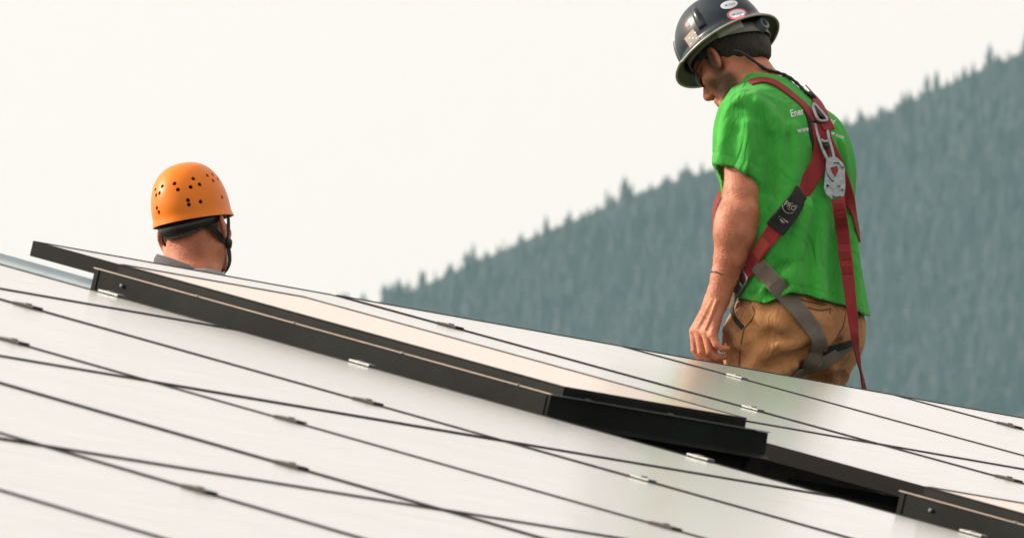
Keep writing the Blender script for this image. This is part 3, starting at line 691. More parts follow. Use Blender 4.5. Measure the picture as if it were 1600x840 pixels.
# --- shorts
pel = [(PG(1249, 440, -.02), .152, .112), (PG(1247, 470, -.02), .164, .124), (PG(1243, 505, -.02), .180, .146), (PG(1238, 540, -.015), .176, .146), (PG(1232, 578, -.01), .150, .125)]
p_f, p_lo, p_hi = loft(pel, LB, FB, 2.3)
LK_xy, RK_xy = PG(1178, 640, .02), PG(1240, 640, .19)
zl, zr = far_roof_z(LK_xy[0], LK_xy[1]), far_roof_z(RK_xy[0], RK_xy[1])
LH, RH = PG(1196, 545, -.07), PG(1266, 550, .06)
LA = np.array([PG(1190, 600, 0)[0], YG+.03, 0]); LA[2] = far_roof_z(LA[0], LA[1])+.10
RA = np.array([PG(1262, 600, 0)[0], YG+.16, 0]); RA[2] = far_roof_z(RA[0], RA[1])+.10
LK = .5*(PG(1190, 545, -.06)+LA)+FB*.03; RK = .5*(RH+RA)+FB*.03
ll_f, ll_lo, ll_hi = cone(LH, LK, .100, .098); lr_f, lr_lo, lr_hi = cone(RH, RK, .090, .090)
bt1 = ell(PG(1268, 526, -.065), np.eye(3), (.078, .078, .076)); bt2 = ell(PG(1300, 528, .02), np.eye(3), (.070, .075, .076))
def shorts_base(x, y, z):
    d = smin(p_f(x, y, z), bt1[0](x, y, z), .05); d = smin(d, bt2[0](x, y, z), .05); d = smin(d, lr_f(x, y, z), .045); return smin(d, ll_f(x, y, z), .04)
lo = np.minimum.reduce([p_lo, ll_lo, lr_lo])-.03; hi = np.maximum.reduce([p_hi, ll_hi, lr_hi])+.03; lo[2] = min(LK[2], RK[2])-.08
G2 = Grid(lo, hi, .0042)
G2.add(p_f, p_lo, p_hi, 0, 'u', .06)
for bt in (bt1, bt2): G2.add(bt[0], bt[1], bt[2], .05)
G2.add(lr_f, lr_lo, lr_hi, .045); G2.add(ll_f, ll_lo, ll_hi, .04)
sfolds = [([(1262, 540), (1238, 558), (1200, 575)], -.010, .012), ([(1268, 530), (1245, 540), (1215, 540)], .008, .012), ([(1256, 560), (1255, 580), (1253, 600)], -.016, .009), ([(1240, 570), (1215, 585), (1185, 592)], .008, .012), ([(1160, 480), (1150, 510), (1152, 560)], -.004, .006),
          ([(1134, 515), (1148, 522), (1150, 540)], .005, .008), ([(1130, 535), (1142, 540), (1146, 555)], -.004, .006), ([(1180, 480), (1192, 500), (1220, 510)], .006, .012), ([(1175, 520), (1200, 530), (1235, 530)], -.005, .010), ([(1265, 480), (1285, 484), (1298, 482)], -.003, .004),
          ([(1320, 495), (1312, 520), (1295, 535)], .005, .010), ([(1310, 535), (1290, 548), (1270, 552)], -.012, .010), ([(1280, 500), (1290, 520), (1288, 540)], .004, .012), ([(1190, 555), (1170, 575), (1150, 582)], .005, .012), ([(1295, 560), (1300, 580), (1302, 600)], .005, .010), ([(1205, 520), (1170, 545), (1150, 570)], -.004, .010)]
apply_folds(G2, shorts_base, [(q, a*.95, w_*.9) for q, a, w_ in sfolds])
G2.add(lambda x, y, z: .0028*wobble(x, y, z, 40, 9), lo, hi, 0, 'disp', 0)
sl, X = G2.block(lo, hi); x, y, z = X
Ds = np.maximum(G2.D, np.maximum(min(LK[2], RK[2])-.03-z, -1)).astype(np.float32)
V2, F2 = surface(Ds, G2.lo, .0042); shorts_me = np_mesh('shorts', V2, F2)
# --- body
hb = .0032
lo = np.array([PG(1040, 0, 0)[0], YG-.26, min(LA[2], RA[2])-.12]); hi = np.array([PG(1345, 0, 0)[0], YG+.42, H(0, 0, .16)[2]+.03])
GB = Grid(lo, hi, hb)
tb_f, tb_lo, tb_hi = loft(torso[:-3], LB, FB, 2.3, -.022)
GB.add(tb_f, tb_lo, tb_hi)
pb_f, pb_lo, pb_hi = loft([(q[0], q[1]-.03, q[2]-.03) for q in pel]+[(torso[-4][0], torso[-4][1]-.03, torso[-4][2]-.03)], LB, FB, 2.3); GB.add(pb_f, pb_lo, pb_hi, .03)
def limb(pts, k=.02, first=None):
    for i in range(len(pts)-1):
        (a, ra), (b, rb) = pts[i], pts[i+1]; GB.add(*cone(a, b, ra, rb), k if i or first is None else first)
limb([(SJ, .050), (PG(1161, 240, -.125), .047), (PG(1160, 300, -.145), .045), (PG(1156, 338, -.155), .046)], .015, .03)
limb([(PG(1154, 338, -.155), .047), (PG(1150, 366, -.155), .0475), (PG(1141, 402, -.148), .0375), (PG(1132, 432, -.142), .0305), (PG(1124, 458, -.138), .0265), (PG(1119, 472, -.133), .027)], .02)
GB.add(*ell(PG(1166, 334, -.165), np.eye(3), (.024, .026, .034)), .02)                       # elbow
GB.add(*ell(PG(1138, 356, -.16), np.eye(3), (.030, .035, .055)), .03)                        # forearm muscle
KN = [(1114, 523, -.160), (1103, 519, -.140), (1092, 516, -.119), (1085, 517, -.098)]
WB = [(1126, 470, -.146), (1122, 470, -.140), (1117, 470, -.132), (1113, 471, -.124)]
FG_ = [[(1119, 538, -.165), (1128, 545, -.165), (1137, 544, -.160)], [(1109, 549, -.147), (1121, 558, -.147), (1134, 557, -.142)], [(1096, 550, -.124), (1109, 563, -.124), (1126, 566, -.119)], [(1086, 547, -.100), (1097, 561, -.100), (1110, 567, -.096)]]
for k in range(4):
    r0 = (.0088, .0098, .0102, .0100)[k]
    limb([(PG(*WB[k]), .0155), (PG(*KN[k]), r0+.0035)], .018)
    limb([(PG(*KN[k]), r0+.003), (PG(*FG_[k][0]), r0+.0005), (PG(*FG_[k][1]), r0-.0008), (PG(*FG_[k][2]), r0-.0022)], .0015)
limb([(PG(1112, 482, -.110), .016), (PG(1104, 508, -.080), .0135), (PG(1109, 532, -.068), .0115), (PG(1116, 548, -.062), .0095)], .012)
for a, b in (((1120, 470, -.168), (1104, 512, -.158)), ((1112, 470, -.158), (1093, 508, -.135))): GB.add(*cone(PG(*a), PG(*b), .0035, .0045), .006)    # tendons
# right arm bent in front of him
limb([(RJ, .050), (PG(1255, 335, .26), .043), (PG(1255, 338, .26), .042)], .02, .03); limb([(PG(1255, 338, .26), .042), (PG(1205, 395, .33), .036), (PG(1185, 410, .33), .027)], .02)
PH = PG(1172, 418, .33); GB.add(*ell(PH, np.eye(3), (.042, .022, .030)), .015)
for k in range(4): limb([(PH+np.array([-.02, .012*(k-1.5), -.005]), .010), (PH+np.array([-.062, .016*(k-1.5), -.02]), .009), (PH+np.array([-.07, .016*(k-1.5), -.055]), .0075)], .006)
limb([(PH+np.array([0, -.02, .01]), .012), (PH+np.array([-.04, -.045, .0]), .0095)], .008)
# legs
for Hh, K_, A_ in ((LH, LK, LA), (RH, RK, RA)):
    limb([(Hh, .078), (K_, .055), (K_*.65+A_*.35-FB*.02, .054), (A_, .036), (A_-np.array([0, 0, .05]), .040)], .03, .04)
    limb([(A_-np.array([0, 0, .055]), .036), (A_-np.array([0, 0, .065])+FB*.14, .030)], .02)
# neck and head
limb([(PG(1166, 101, .035), .049), (PG(1178, 124, .04), .050), (PG(1192, 150, .04), .058)], .03, .03)
GB.add(*cone(H(.0, .055, -.05), PG(1162, 140, -.01), .012, .014), .02)                        # neck muscle
GB.add(*ell(H(-.004, 0, .036), HAX, (.096, .074, .098)), .03)
GB.add(*ell(H(.034, 0, -.035), HAX, (.060, .056, .080)), .03)
for s in (-1, 1):
    GB.add(*cone(H(.0, s*.050, -.062), H(.066, s*.018, -.106), .018, .018), .022)
    GB.add(*ell(H(.058, s*.043, -.028), HAX, (.026, .022, .022)), .02)
    GB.add(*ell(H(.099, s*.030, .0), HAX, (.014, .017, .012)), .010, 's')
    GB.add(*ell(H(.080, s*.031, .0), HAX, (.012, .012, .012)), .004)
    GB.add(*ell(H(.100, s*.011, -.047), HAX, (.010, .008, .008)), .006)
    GB.add(*ell(H(.008, s*.083, -.012), np.array([unit(hf-s*.45*hl_), unit(s*.45*hf+hl_), hu]), (.020, .0075, .034)), .005)
    GB.add(*ell(H(.012, s*.0905, -.008), np.array([unit(hf-s*.45*hl_), unit(s*.45*hf+hl_), hu]), (.011, .0065, .021)), .004, 's')
GB.add(*ell(H(.074, 0, -.106), HAX, (.022, .024, .018)), .018)
GB.add(*cone(H(.083, -.032, .020), H(.083, .032, .020), .013, .013), .015)
GB.add(*cone(H(.088, 0, .004), H(.112, 0, -.038), .0085, .0125), .012)
GB.add(*cone(H(.090, -.018, -.074), H(.090, .018, -.074), .0075, .0075), .008); GB.add(*cone(H(.088, -.016, -.086), H(.088, .016, -.086), .008, .008), .008)
VB, FBm = surface(GB.D, GB.lo, hb); body_me = np_mesh('body', VB, FBm)
rel = VB-HC; fh, lh, uh = rel@hf, rel@hl_, rel@hu
def sst(a, b, v): t = np.clip((v-a)/(b-a), 0, 1); return t*t*(3-2*t)
jaw = sst(-.022, -.052, uh-.35*(fh-.05))*sst(-.022, .0, fh)*(1-.75*sst(.055, .080, fh))*sst(-.155, -.13, uh)*(1-sst(.096, .104, fh)*sst(-.066, -.055, uh))*(np.linalg.norm(rel, axis=1) < .17)
burn = sst(.03, .012, np.abs(fh-.022))*sst(.03, 0, uh)*sst(-.07, -.04, uh)*(np.abs(lh) > .05)*(np.linalg.norm(rel, axis=1) < .15)
at = body_me.attributes.new('beard', 'FLOAT', 'POINT'); at.data.foreach_set('value', np.maximum(jaw, burn*.9).astype(np.float32))
link('body', body_me, M['skin'], worker, True); link('shirt', shirt_me, M['shirt'], worker, True); link('shorts', shorts_me, M['shorts'], worker, True)
# --- fine hair on the arm
fa = np.array([(1160, 275), (1158, 320), (1146, 370), (1132, 430), (1122, 465)]); ar = np.random.default_rng(5)
cen = [PG(q[0], q[1], -.145) for q in fa]; dd = np.min([np.linalg.norm(VB-c_, axis=1) for c_ in catmull(cen, 14)], axis=0); cand = np.where(dd < .075)[0]
nv = np.zeros((len(body_me.vertices), 3), np.float32); body_me.vertices.foreach_get('normal', nv.ravel()); pick = ar.choice(cand, 2600)
Va, Fa = [], []
for i, v in enumerate(pick):
    n_ = nv[v]; d_ = unit(n_*.55+np.array([-.15, 0, -.8])+ar.normal(size=3)*.25); s_ = unit(np.cross(d_, ar.normal(size=3)))*.00028; p_ = VB[v]; L_ = ar.uniform(.006, .013)
    Va += [p_-s_, p_+s_, p_+d_*L_]; Fa.append((3*i, 3*i+1, 3*i+2))
link('arm_hair', mesh('arm_hair', Va, Fa), mat('arm_hair', (.45, .28, .14), .5), worker)
# --- hair
gl = HC-np.array([.13]*3); GH = Grid(gl, HC+np.array([.13]*3), .004)
GH.add(*ell(H(-.006, 0, .036), HAX, (.102, .0805, .104)), 0); GH.add(*ell(H(-.062, 0, -.018), HAX, (.040, .052, .05)), .03)
sl, X = GH.block(gl, HC+.13); x, y, z = X
fq = (x-HC[0])*hf[0]+(y-HC[1])*hf[1]+(z-HC[2])*hf[2]; uq = (x-HC[0])*hu[0]+(y-HC[1])*hu[1]+(z-HC[2])*hu[2]
GH.D = (GH.D+.0018*np.sin(x*700+z*300)*np.sin(y*600)).astype(np.float32)
Dh = np.maximum(GH.D, -(uq+.062-(fq+.08)*.62+.004*np.sin(fq*260))).astype(np.float32)
Vh, Fh_ = surface(Dh, GH.lo, .004); link('hair', np_mesh('hair', Vh, Fh_), M['hair'], worker, True)
# --- boots
for A_ in (LA, RA):
    gl = A_-np.array([.22, .22, .115]); GBt = Grid(gl, A_+np.array([.22, .22, .1]), .006)
    GBt.add(*cone(A_+np.array([0, 0, .05]), A_-np.array([0, 0, .05]), .052, .048), 0); GBt.add(*cone(A_-np.array([0, 0, .058]), A_-np.array([0, 0, .066])+FB*.16, .045, .042), .03)
    sl, X = GBt.block(gl, A_+.22); Db = np.maximum(GBt.D, (A_[2]-.098+((X[0]-A_[0])*FB[0]+(X[1]-A_[1])*FB[1])*-.25)-X[2]).astype(np.float32)
    Vq, Fq = surface(Db, GBt.lo, .006); link('boot', np_mesh('boot', Vq, Fq), M['boot'], worker, True)
# --- sunglasses
gv, gf = [], []
for i, l_ in enumerate(np.linspace(-.066, .066, 25)):
    for u_ in (-.020, -.008, .006, .016): gv.append(H(.112-7.0*l_*l_-.25*abs(u_)-.004*(u_ < -.01), l_, u_*(1-.35*abs(l_)/.066)+.004*(abs(l_) < .012)*(u_ < 0)))
for i in range(24):
    for j in range(3): gf.append((i*4+j, i*4+j+1, i*4+j+5, i*4+j+4))
glm = mesh('lens', gv, gf); bm = bmesh.new(); bm.from_mesh(glm); bmesh.ops.solidify(bm, geom=bm.faces[:], thickness=.002); bm.to_mesh(glm); bm.free()
lens = link('sunglasses', glm, M['lens'], worker, True)
for s in (-1, 1): tube('temple_arm', catmull([H(.080, s*.066, .004), H(.04, s*.080, .010), H(.0, s*.084, .012), H(-.018, s*.083, -.004)], 10), .0022, M['black'], lens, 6)
bracelet_c = PG(1131, 430, -.142); bd = unit(PG(1124, 458, -.138)-PG(1141, 402, -.148)); ba = unit(np.cross(bd, [0, 1, 0])); bb = np.cross(bd, ba)
tube('bracelet', [bracelet_c+.0335*(math.cos(a)*ba+math.sin(a)*bb)+.001*math.sin(5*a)*bd for a in np.linspace(0, 2*math.pi, 28, endpoint=False)], .0027, M['black'], worker, 6, closed=True)

# ------------------------------------------------------------------ hard hat
hat = empty('hard_hat', H(0, 0, .012), 'dark navy full-brim hard hat with stickers on the green-shirted worker', 'hard hat')
HB = .042
def hat_pt(t, a, off=0.0):
    """t in 0..1 over the dome, 1..2 over the brim"""
    ca, sa = math.cos(a), math.sin(a)
    if t <= 1:
        th = t*math.pi/2; r = math.sin(th)**.86; hgt = math.cos(th)**.80*(.130+off); rf, rl = (.122+off)*r, (.104+off)*r
        rid = .006*math.exp(-(sa*r/.16)**2)*(1-t**3)      # raised crown ridge front to back
        return H(rf*ca+.002, rl*sa, HB+hgt+rid+(.004*math.exp(-((abs(sa)*r-.62)/.10)**2)*(1-t)*1.3))
    q = t-1; e = q**.8
    return H((.122+off+(.027)*e)*ca+.002, (.104+off+(.031)*e)*sa, HB+off*0-.016*q*q-.004*q+(.004*q if ca > .5 else 0))
V_, F_ = [], []; NA = 72; ts = list(np.linspace(.02, 1, 22))+list(np.linspace(1.06, 2.0, 9))
V_.append(hat_pt(0, 0))
for t in ts:
    for k in range(NA): V_.append(hat_pt(t, 2*math.pi*k/NA))
n1 = len(ts)
for t in ts[::-1]:
    for k in range(NA):
        p = hat_pt(min(t, 2.0), 2*math.pi*k/NA, -.0028) if t <= 1 else hat_pt(t, 2*math.pi*k/NA)-hu*.0026
        V_.append(p)
for k in range(NA): F_.append((0, 1+k, 1+(k+1) % NA))
for i in range(2*n1-1):
    for k in range(NA): F_.append((1+i*NA+k, 1+(i+1)*NA+k, 1+(i+1)*NA+(k+1) % NA, 1+i*NA+(k+1) % NA))
F_.append(tuple(1+(2*n1-1)*NA+k for k in range(NA)))
hm = fixn(mesh('shell', V_, F_)); hm.materials.append(M['hat']); hm.materials.append(M['brimunder'])
for p in hm.polygons:
    if min(p.vertices) >= 1+n1*NA: p.material_index = 1
shell = link('shell', hm, None, hat, True)
tube('rim', [hat_pt(2.0, a)-hu*.0013 for a in np.linspace(0, 2*math.pi, 96, endpoint=False)], .0031, M['hatrim'], hat, 8, closed=True)
hat_bvh = bvh_of(hm)
# ribs on the sides
for s in (1, -1):
    V_, F_ = [], []
    for i, t in enumerate(np.linspace(.56, .93, 9)):
        wv = .10+.03*i/8; lift = .0055*math.sin(math.pi*min(1, (i+.6)/8*.9+.1))+.001
        for q in (-1, -.55, .55, 1):
            a = s*(math.pi/2+.16+wv*q); V_.append(hat_pt(t, a, lift if abs(q) < .6 else -.001))
    for i in range(8):
        for j in range(3): F_.append((i*4+j, i*4+j+1, i*4+j+5, i*4+j+4))
    F_ += [(0, 1, 2, 3), (32, 33, 34, 35)]
    link('rib', fixn(mesh('rib', V_, F_)), M['hat'], hat, True)
V_, F_ = [], []
for i, t in enumerate(np.linspace(.70, .97, 8)):          # slot block at the forehead side
    for q in (-1, -.6, .6, 1): V_.append(hat_pt(t, .62+.07*q, .004 if abs(q) < .7 else -.001))
for i in range(7):
    for j in range(3): F_.append((i*4+j, i*4+j+1, i*4+j+5, i*4+j+4))
link('rib', fixn(mesh('rib', V_, F_)), M['black'], hat, True)
# suspension: head band, ratchet and straps seen under the brim
V_, F_ = [], []
for k in range(64):
    a = 2*math.pi*k/64
    for (o, u_) in ((0, .020), (.002, .020), (.002, -.008), (0, -.008)): V_.append(H((.111+o)*math.cos(a)-.004, (.090+o)*math.sin(a), u_+.034+.010*math.cos(a)-(.030*max(0, -math.cos(a)-.2))))
for k in range(64):
    for j in range(4): F_.append((k*4+j, k*4+(j+1) % 4, ((k+1) % 64)*4+(j+1) % 4, ((k+1) % 64)*4+j))
link('head_band', fixn(mesh('head_band', V_, F_)), M['band'], hat, True)
V_, F_ = [], []
for k in range(15):
    a = 1.85+k*.045
    for (o, u_) in ((.004, .022), (.0065, .022), (.0065, -.014), (.004, -.014)): V_.append(H((.111+o)*math.cos(a)-.004, (.090+o)*math.sin(a), u_+.034+.010*math.cos(a)))
for k in range(14):
    for j in range(4): F_.append((k*4+j, k*4+(j+1) % 4, (k+1)*4+(j+1) % 4, (k+1)*4+j))
F_ += [(0, 1, 2, 3), (56, 57, 58, 59)]
link('band_pad', fixn(mesh('band_pad', V_, F_)), mat('pale_band', (.42, .41, .34), .5), hat, True)
tube('ratchet_knob', [H(-.112, .012, .008), H(-.132, .014, .006)], [.018, .016], mat('ratchet', (.10, .12, .14), .35), hat, 18, False)
tube('ratchet_knob', [H(-.131, .014, .006), H(-.135, .014, .006)], [.008, .007], M['black'], hat, 12, False)
# stickers lie on the shell
def sticker(name, poly, matl, bvh, parent, off, nsub=5):
    """flat print: a filled outline given in pixels, draped on the surface"""
    c = np.mean(poly, 0); V_, F_ = [], []; n = len(poly)
    if hit(bvh, *c) is None: print('STICKER MISS', name, c); return None
    for r in range(nsub+1):
        for q in poly:
            p = c+(np.array(q)-c)*(r/nsub)
            if r == 0 and V_: break
            hh = hit(bvh, p[0], p[1])
            if hh is None: hh = (np.array(V_[-1]), np.array([0, 0, 0.])) if V_ else hit(bvh, *c)
            V_.append(hh[0]+hh[1]*off)
    for k in range(n): F_.append((0, 1+k, 1+(k+1) % n))
    for r in range(nsub-1):
        for k in range(n): F_.append((1+r*n+k, 1+(r+1)*n+k, 1+(r+1)*n+(k+1) % n, 1+r*n+(k+1) % n))
    return link(name, mesh(name, V_, F_), matl, parent, True)
def oval(cx, cy, rx, ry, ang, n=28, k0=0): 
    ca, sa = math.cos(ang), math.sin(ang)
    return [(cx+rx*math.cos(t)*ca-ry*math.sin(t)*sa, cy+rx*math.cos(t)*sa+ry*math.sin(t)*ca) for t in np.linspace(0, 2*math.pi, n, endpoint=False)]
M['st_white'] = mat('sticker_white', (.60, .66, .70), .5, 0, .1, 200); M['st_red'] = mat('sticker_red', (.50, .09, .12), .5, 0, .15, 200); M['st_dark'] = mat('sticker_ink', (.03, .06, .09), .5); M['st_tan'] = mat('sticker_tan', (.36, .27, .22), .6, 0, .35, 350); M['st_grey'] = mat('sticker_grey', (.33, .38, .42), .5)
sk = sticker('sticker', oval(1139, 8, 13.5, 6.2, -.20), M['st_white'], hat_bvh, hat, .0010); sk['label'] = 'pale blue-white oval sticker'
def mark(poly, m, off, par): return sticker('mark', poly, M[m], hat_bvh, par, off, 2)
for (cx, cy, dx) in ((1139, 8, 0), (1151, 22.5, 0)):
    par = sk
    if cy > 15:
        par = sticker('sticker', oval(1151, 22.5, 15.5, 8.4, -.14), M['st_red'], hat_bvh, hat, .0010); par['label'] = 'oval sticker with red border'
        mark(oval(1151.5, 22.2, 12.6, 6.2, -.14), 'st_white', .0015, par)
    mark([(cx-8, cy+2.6), (cx-3.2, cy-.6), (cx-2.4, cy+1.6)], 'st_dark', .0019, par)
    for q in range(4): mark([(cx-.5+q*2.6, cy-1.6-q*.35), (cx+1.3+q*2.6, cy-1.9-q*.35), (cx+1.3+q*2.6, cy+1.1-q*.35), (cx-.5+q*2.6, cy+1.4-q*.35)], 'st_grey', .0019, par)
st = sticker('sticker', [(1069.5, 61), (1076, 53), (1083, 45.5), (1088.5, 53), (1093, 61), (1086, 68), (1079, 75), (1074, 68)], M['st_tan'], hat_bvh, hat, .0010); st['label'] = 'worn tan square sticker'
for r_ in range(3):
    for q in range(3):
        bx_, by_ = 1076+q*4.2+r_*1.2, 60-q*4.0+r_*4.2; mark([(bx_, by_), (bx_+2.4, by_-2.3), (bx_+3.6, by_-.6), (bx_+1.2, by_+1.7)], 'st_grey' if (q+r_) % 2 else 'st_white', .0014, st)
st = sticker('sticker', oval(1074.5, 38.5, 4.2, 3.4, -.9, 12), M['st_red'], hat_bvh, hat, .0010, 3); st['label'] = 'small red sticker on the front'
# cord from the hat down the back
all_bvh = bvh_of(shirt_me, shorts_me, body_me)
cpx = [(1150, 83), (1160, 93), (1176, 103), (1192, 108), (1210, 114), (1228, 122), (1244, 134), (1256, 146), (1265, 152)]
cp = [H(-.045, .078, -.028), H(-.06, .066, -.045)]+[(lambda r: r[0]+r[1]*.006)(hit(all_bvh, *q)) if hit(all_bvh, *q) else PG(q[0], q[1], .02) for q in cpx[3:]]
cord = empty('cord', cp[0], 'thin black cord from the hard hat down to the harness', 'cord')
tube('string', catmull(cp, 40), [.0042+.0010*math.sin(i*1.9) for i in range(40)], M['black'], cord, 8)
pe = cp[-1]; tube('toggle', [pe+np.array([-.008, -.004, .006]), pe, pe+np.array([.010, 0, -.008])], [.006, .009, .006], M['black'], cord, 10)

# ------------------------------------------------------------------ harness
har = empty('safety_harness', PG(1270, 200, -.1), 'red and grey full-body safety harness crossing the green shirt', 'harness')
def strap(pxs, wd, matl, n=40, off=.0035, th=.003, name='strap', par=har, sm=6):
    P_, N_ = lay(all_bvh, pxs, n, off, None, sm); return ribbon(name, P_, N_, wd, th, matl, par), P_, N_
M['redlight'] = M['red']
sA, PA, NA_ = strap([(1172, 131), (1186, 126), (1204, 128), (1222, 138), (1242, 154), (1258, 168), (1274, 190)], [.030]*40, M['red'])
sB, PB, NB_ = strap([(1262, 142), (1271, 152), (1278, 166), (1284, 184), (1288, 200)], np.linspace(.036, .042, 30), M['red'], 30, .006)
sC, PC, NC_ = strap([(1277, 196), (1283, 222), (1281, 250), (1266, 280), (1248, 306), (1230, 332), (1208, 364), (1186, 396), (1171, 420), (1162, 436)], .044, M['red'], 70, .005)
sD, PD, ND_ = strap([(1288, 205), (1300, 235), (1312, 265), (1322, 295), (1330, 322), (1336, 348), (1342, 378)], np.interp(np.arange(44), [0, 24, 34, 43], [.034, .030, .020, .012]), M['red'], 44, .003)
# stitching boxes at the lower end of the long strap
i0 = int(np.argmin([np.hypot(*(np.array(project(p))-(1200, 375))) for p in PC])); i1 = i0+6
ribbon('stitching', PC[i0:i1+1]+NC_[i0:i1+1]*.0022, NC_[i0:i1+1], .032, .0012, cloth('red_stitching', (.36, .05, .04)), sC)
# padded sleeve with emblem
def near_i(P_, px, py): return int(np.argmin([np.hypot(*(np.array(project(p))-(px, py))) for p in P_]))
i0, i1 = near_i(PC, 1251, 302), near_i(PC, 1212, 358)
pad = ribbon('pad', PC[i0:i1+1]+NC_[i0:i1+1]*.003, NC_[i0:i1+1], .054, .007, M['blackweb'], har)
def text_mesh(txt):
    cu = bpy.data.curves.new('txt', 'FONT'); cu.body = txt; cu.size = 1.0; cu.resolution_u = 2; cu.offset = .018
    o = bpy.data.objects.new('txt', cu); C.objects.link(o); bpy.context.view_layer.update()
    dg = bpy.context.evaluated_depsgraph_get(); me = bpy.data.meshes.new_from_object(o.evaluated_get(dg)); bpy.data.objects.remove(o)
    bm = bmesh.new(); bm.from_mesh(me); bmesh.ops.triangulate(bm, faces=bm.faces[:]); bmesh.ops.subdivide_edges(bm, edges=[e for e in bm.edges if e.calc_length() > .12], cuts=2, use_grid_fill=False); bmesh.ops.triangulate(bm, faces=bm.faces[:]); bm.to_mesh(me); bm.free()
    return me
def print_text(txt, org, ang, size, wide, bvh, matl, parent, off=.0015, name='lettering', fat=0):
    """lettering draped on a surface: org is the baseline start in pixels"""
    me = text_mesh(txt); ca, sa = math.cos(ang), math.sin(ang); last = None
    for v in me.vertices:
        x_, y_ = v.co.x*size*wide, -v.co.y*size; px, py = org[0]+x_*ca-y_*sa, org[1]+x_*sa+y_*ca; r = hit(bvh, px, py)
        if r is None and last is None: last = min((hit(bvh, px+dx, py+dy) for dx in range(-14, 15, 2) for dy in range(-14, 15, 2) if hit(bvh, px+dx, py+dy)), key=lambda q: 0, default=None) or (np.array(PG(px, py, -.2)), np.array([0, -1., 0]))
        if r is not None: last = r
        v.co = Vector(last[0]+last[1]*off) if r is not None else Vector(last[0]+last[1]*off)
    me.update(); return link(name, me, matl, parent)
pad_bvh = bvh_of(pad.data); pad_inv = None
# PRO in a bright box, arc and winged mark (pixels on the pad)
M['emblem'] = mat('emblem_grey', (.34, .33, .28), .6)
ang = math.radians(33)
def drape(name, poly, m, par, bvh, off): return sticker(name, poly, m, bvh, par, off, 2)
def rot(cx, cy, x_, y_): return (cx+x_*math.cos(ang)-y_*math.sin(ang), cy+x_*math.sin(ang)+y_*math.cos(ang))
ec = (1234.0, 321.5)
drape('emblem', [rot(*ec, x_, y_) for x_, y_ in ((-10.5, -6), (0, -6), (10.5, -6), (10.5, 6), (0, 6), (-10.5, 6))], M['emblem'], pad, pad_bvh, .0008)
drape('emblem', [rot(*ec, x_, y_) for x_, y_ in ((-9.7, -5.2), (0, -5.2), (9.7, -5.2), (9.7, 5.2), (0, 5.2), (-9.7, 5.2))], M['blackweb'], pad, pad_bvh, .0013)
print_text('PRO', rot(*ec, -9.0, 4.2), ang, 11.6, .84, pad_bvh, M['emblem'], pad, .0018)
arc = [rot(*ec, 11.5*math.cos(t), 11.5*math.sin(t)+1) for t in np.linspace(.5, 2.75, 12)]; arc_i = [rot(*ec, 10.3*math.cos(t), 10.3*math.sin(t)+1) for t in np.linspace(.5, 2.75, 12)]
V_ = []
for a_, b_ in zip(arc, arc_i):
    for q in (a_, b_):
        r = hit(pad_bvh, *q); V_.append(r[0]+r[1]*.0012 if r else V_[-1])
link('emblem', mesh('emblem', V_, [(2*i, 2*i+1, 2*i+3, 2*i+2) for i in range(11)]), M['emblem'], pad)
wc = (1223.0, 344.5)
for poly in ([(-8.5, -3), (8.5, -3), (8.0, -.6), (-8.0, -.6)], [(-5, .2), (5, .2), (4, 2.2), (-4, 2.2)], [(-3, 3), (3, 3), (1.5, 5), (-1.5, 5)]):
    drape('emblem', [rot(*wc, *q) for q in poly], M['emblem'], pad, pad_bvh, .001)
# front chest strap seen past the arm
fp = catmull([PG(1160, 262, .0), PG(1136, 292, .03), PG(1121, 312, .05), PG(1116.5, 340, .06), PG(1120, 372, .06), PG(1135, 410, .04), PG(1150, 436, .0)], 30)
ribbon('strap', fp, [np.array([-.9, -.25, .1])]*30, .040, .003, M['red'], har)
# hip buckle
bc, bn = lay(all_bvh, [(1163, 432), (1157, 442), (1150, 456)], 6, .008, None, 1)
bm_ = bc[2]; tdir = unit(bc[4]-bc[1]); bnn = bn[2]; sd = np.cross(bnn, tdir)
loop = [bm_+sd*x_*.024+tdir*y_*.030 for x_, y_ in ((-1, -.8), (-.8, -1), (.8, -1), (1, -.8), (1, .8), (.8, 1), (-.8, 1), (-1, .8))]
bk = tube('buckle', loop, .0036, M['steel'], har, 8, closed=True); tube('buckle_bar', [bm_-sd*.024, bm_+sd*.024], .003, M['steel'], bk, 8)
strap([(1158, 440), (1152, 452), (1146, 466), (1142, 478)], .036, M['greyweb'], 16, .003)
strap([(1150, 468), (1145, 480), (1146, 492), (1153, 503), (1161, 512)], .012, M['blackweb'], 20, .0025)  # dark edge of the hip pocket, laid on as a black strap
# grey leg straps
sG, PG_, NG_ = strap([(1184, 412), (1200, 431), (1222, 457), (1246, 485), (1264, 506), (1275, 524), (1279, 541), (1274, 558), (1264, 575)], .045, M['greyweb'], 60, .006, .0035)
ribbon('stitching', PG_[4:12]+NG_[4:12]*.0024, NG_[4:12], .034, .0012, cloth('grey_stitching', (.14, .115, .09)), sG)
ribbon('stitching', PG_[30:37]+NG_[30:37]*.0024, NG_[30:37], .034, .0012, cloth('grey_stitching', (.135, .12, .10)), sG)
strap([(1240, 582), (1262, 576), (1286, 566), (1308, 552), (1322, 540), (1336, 532)], .034, M['greyweb'], 40, .006)
strap([(1283, 548), (1296, 546), (1312, 541), (1336, 530)], .018, M['blackweb'], 30, .010)
M['seam'] = cloth('dark_seam', (.13, .055, .022))
shorts_o = [o for o in worker.children if o.name.startswith('shorts')][0]; shorts_bvh = bvh_of(shorts_me)
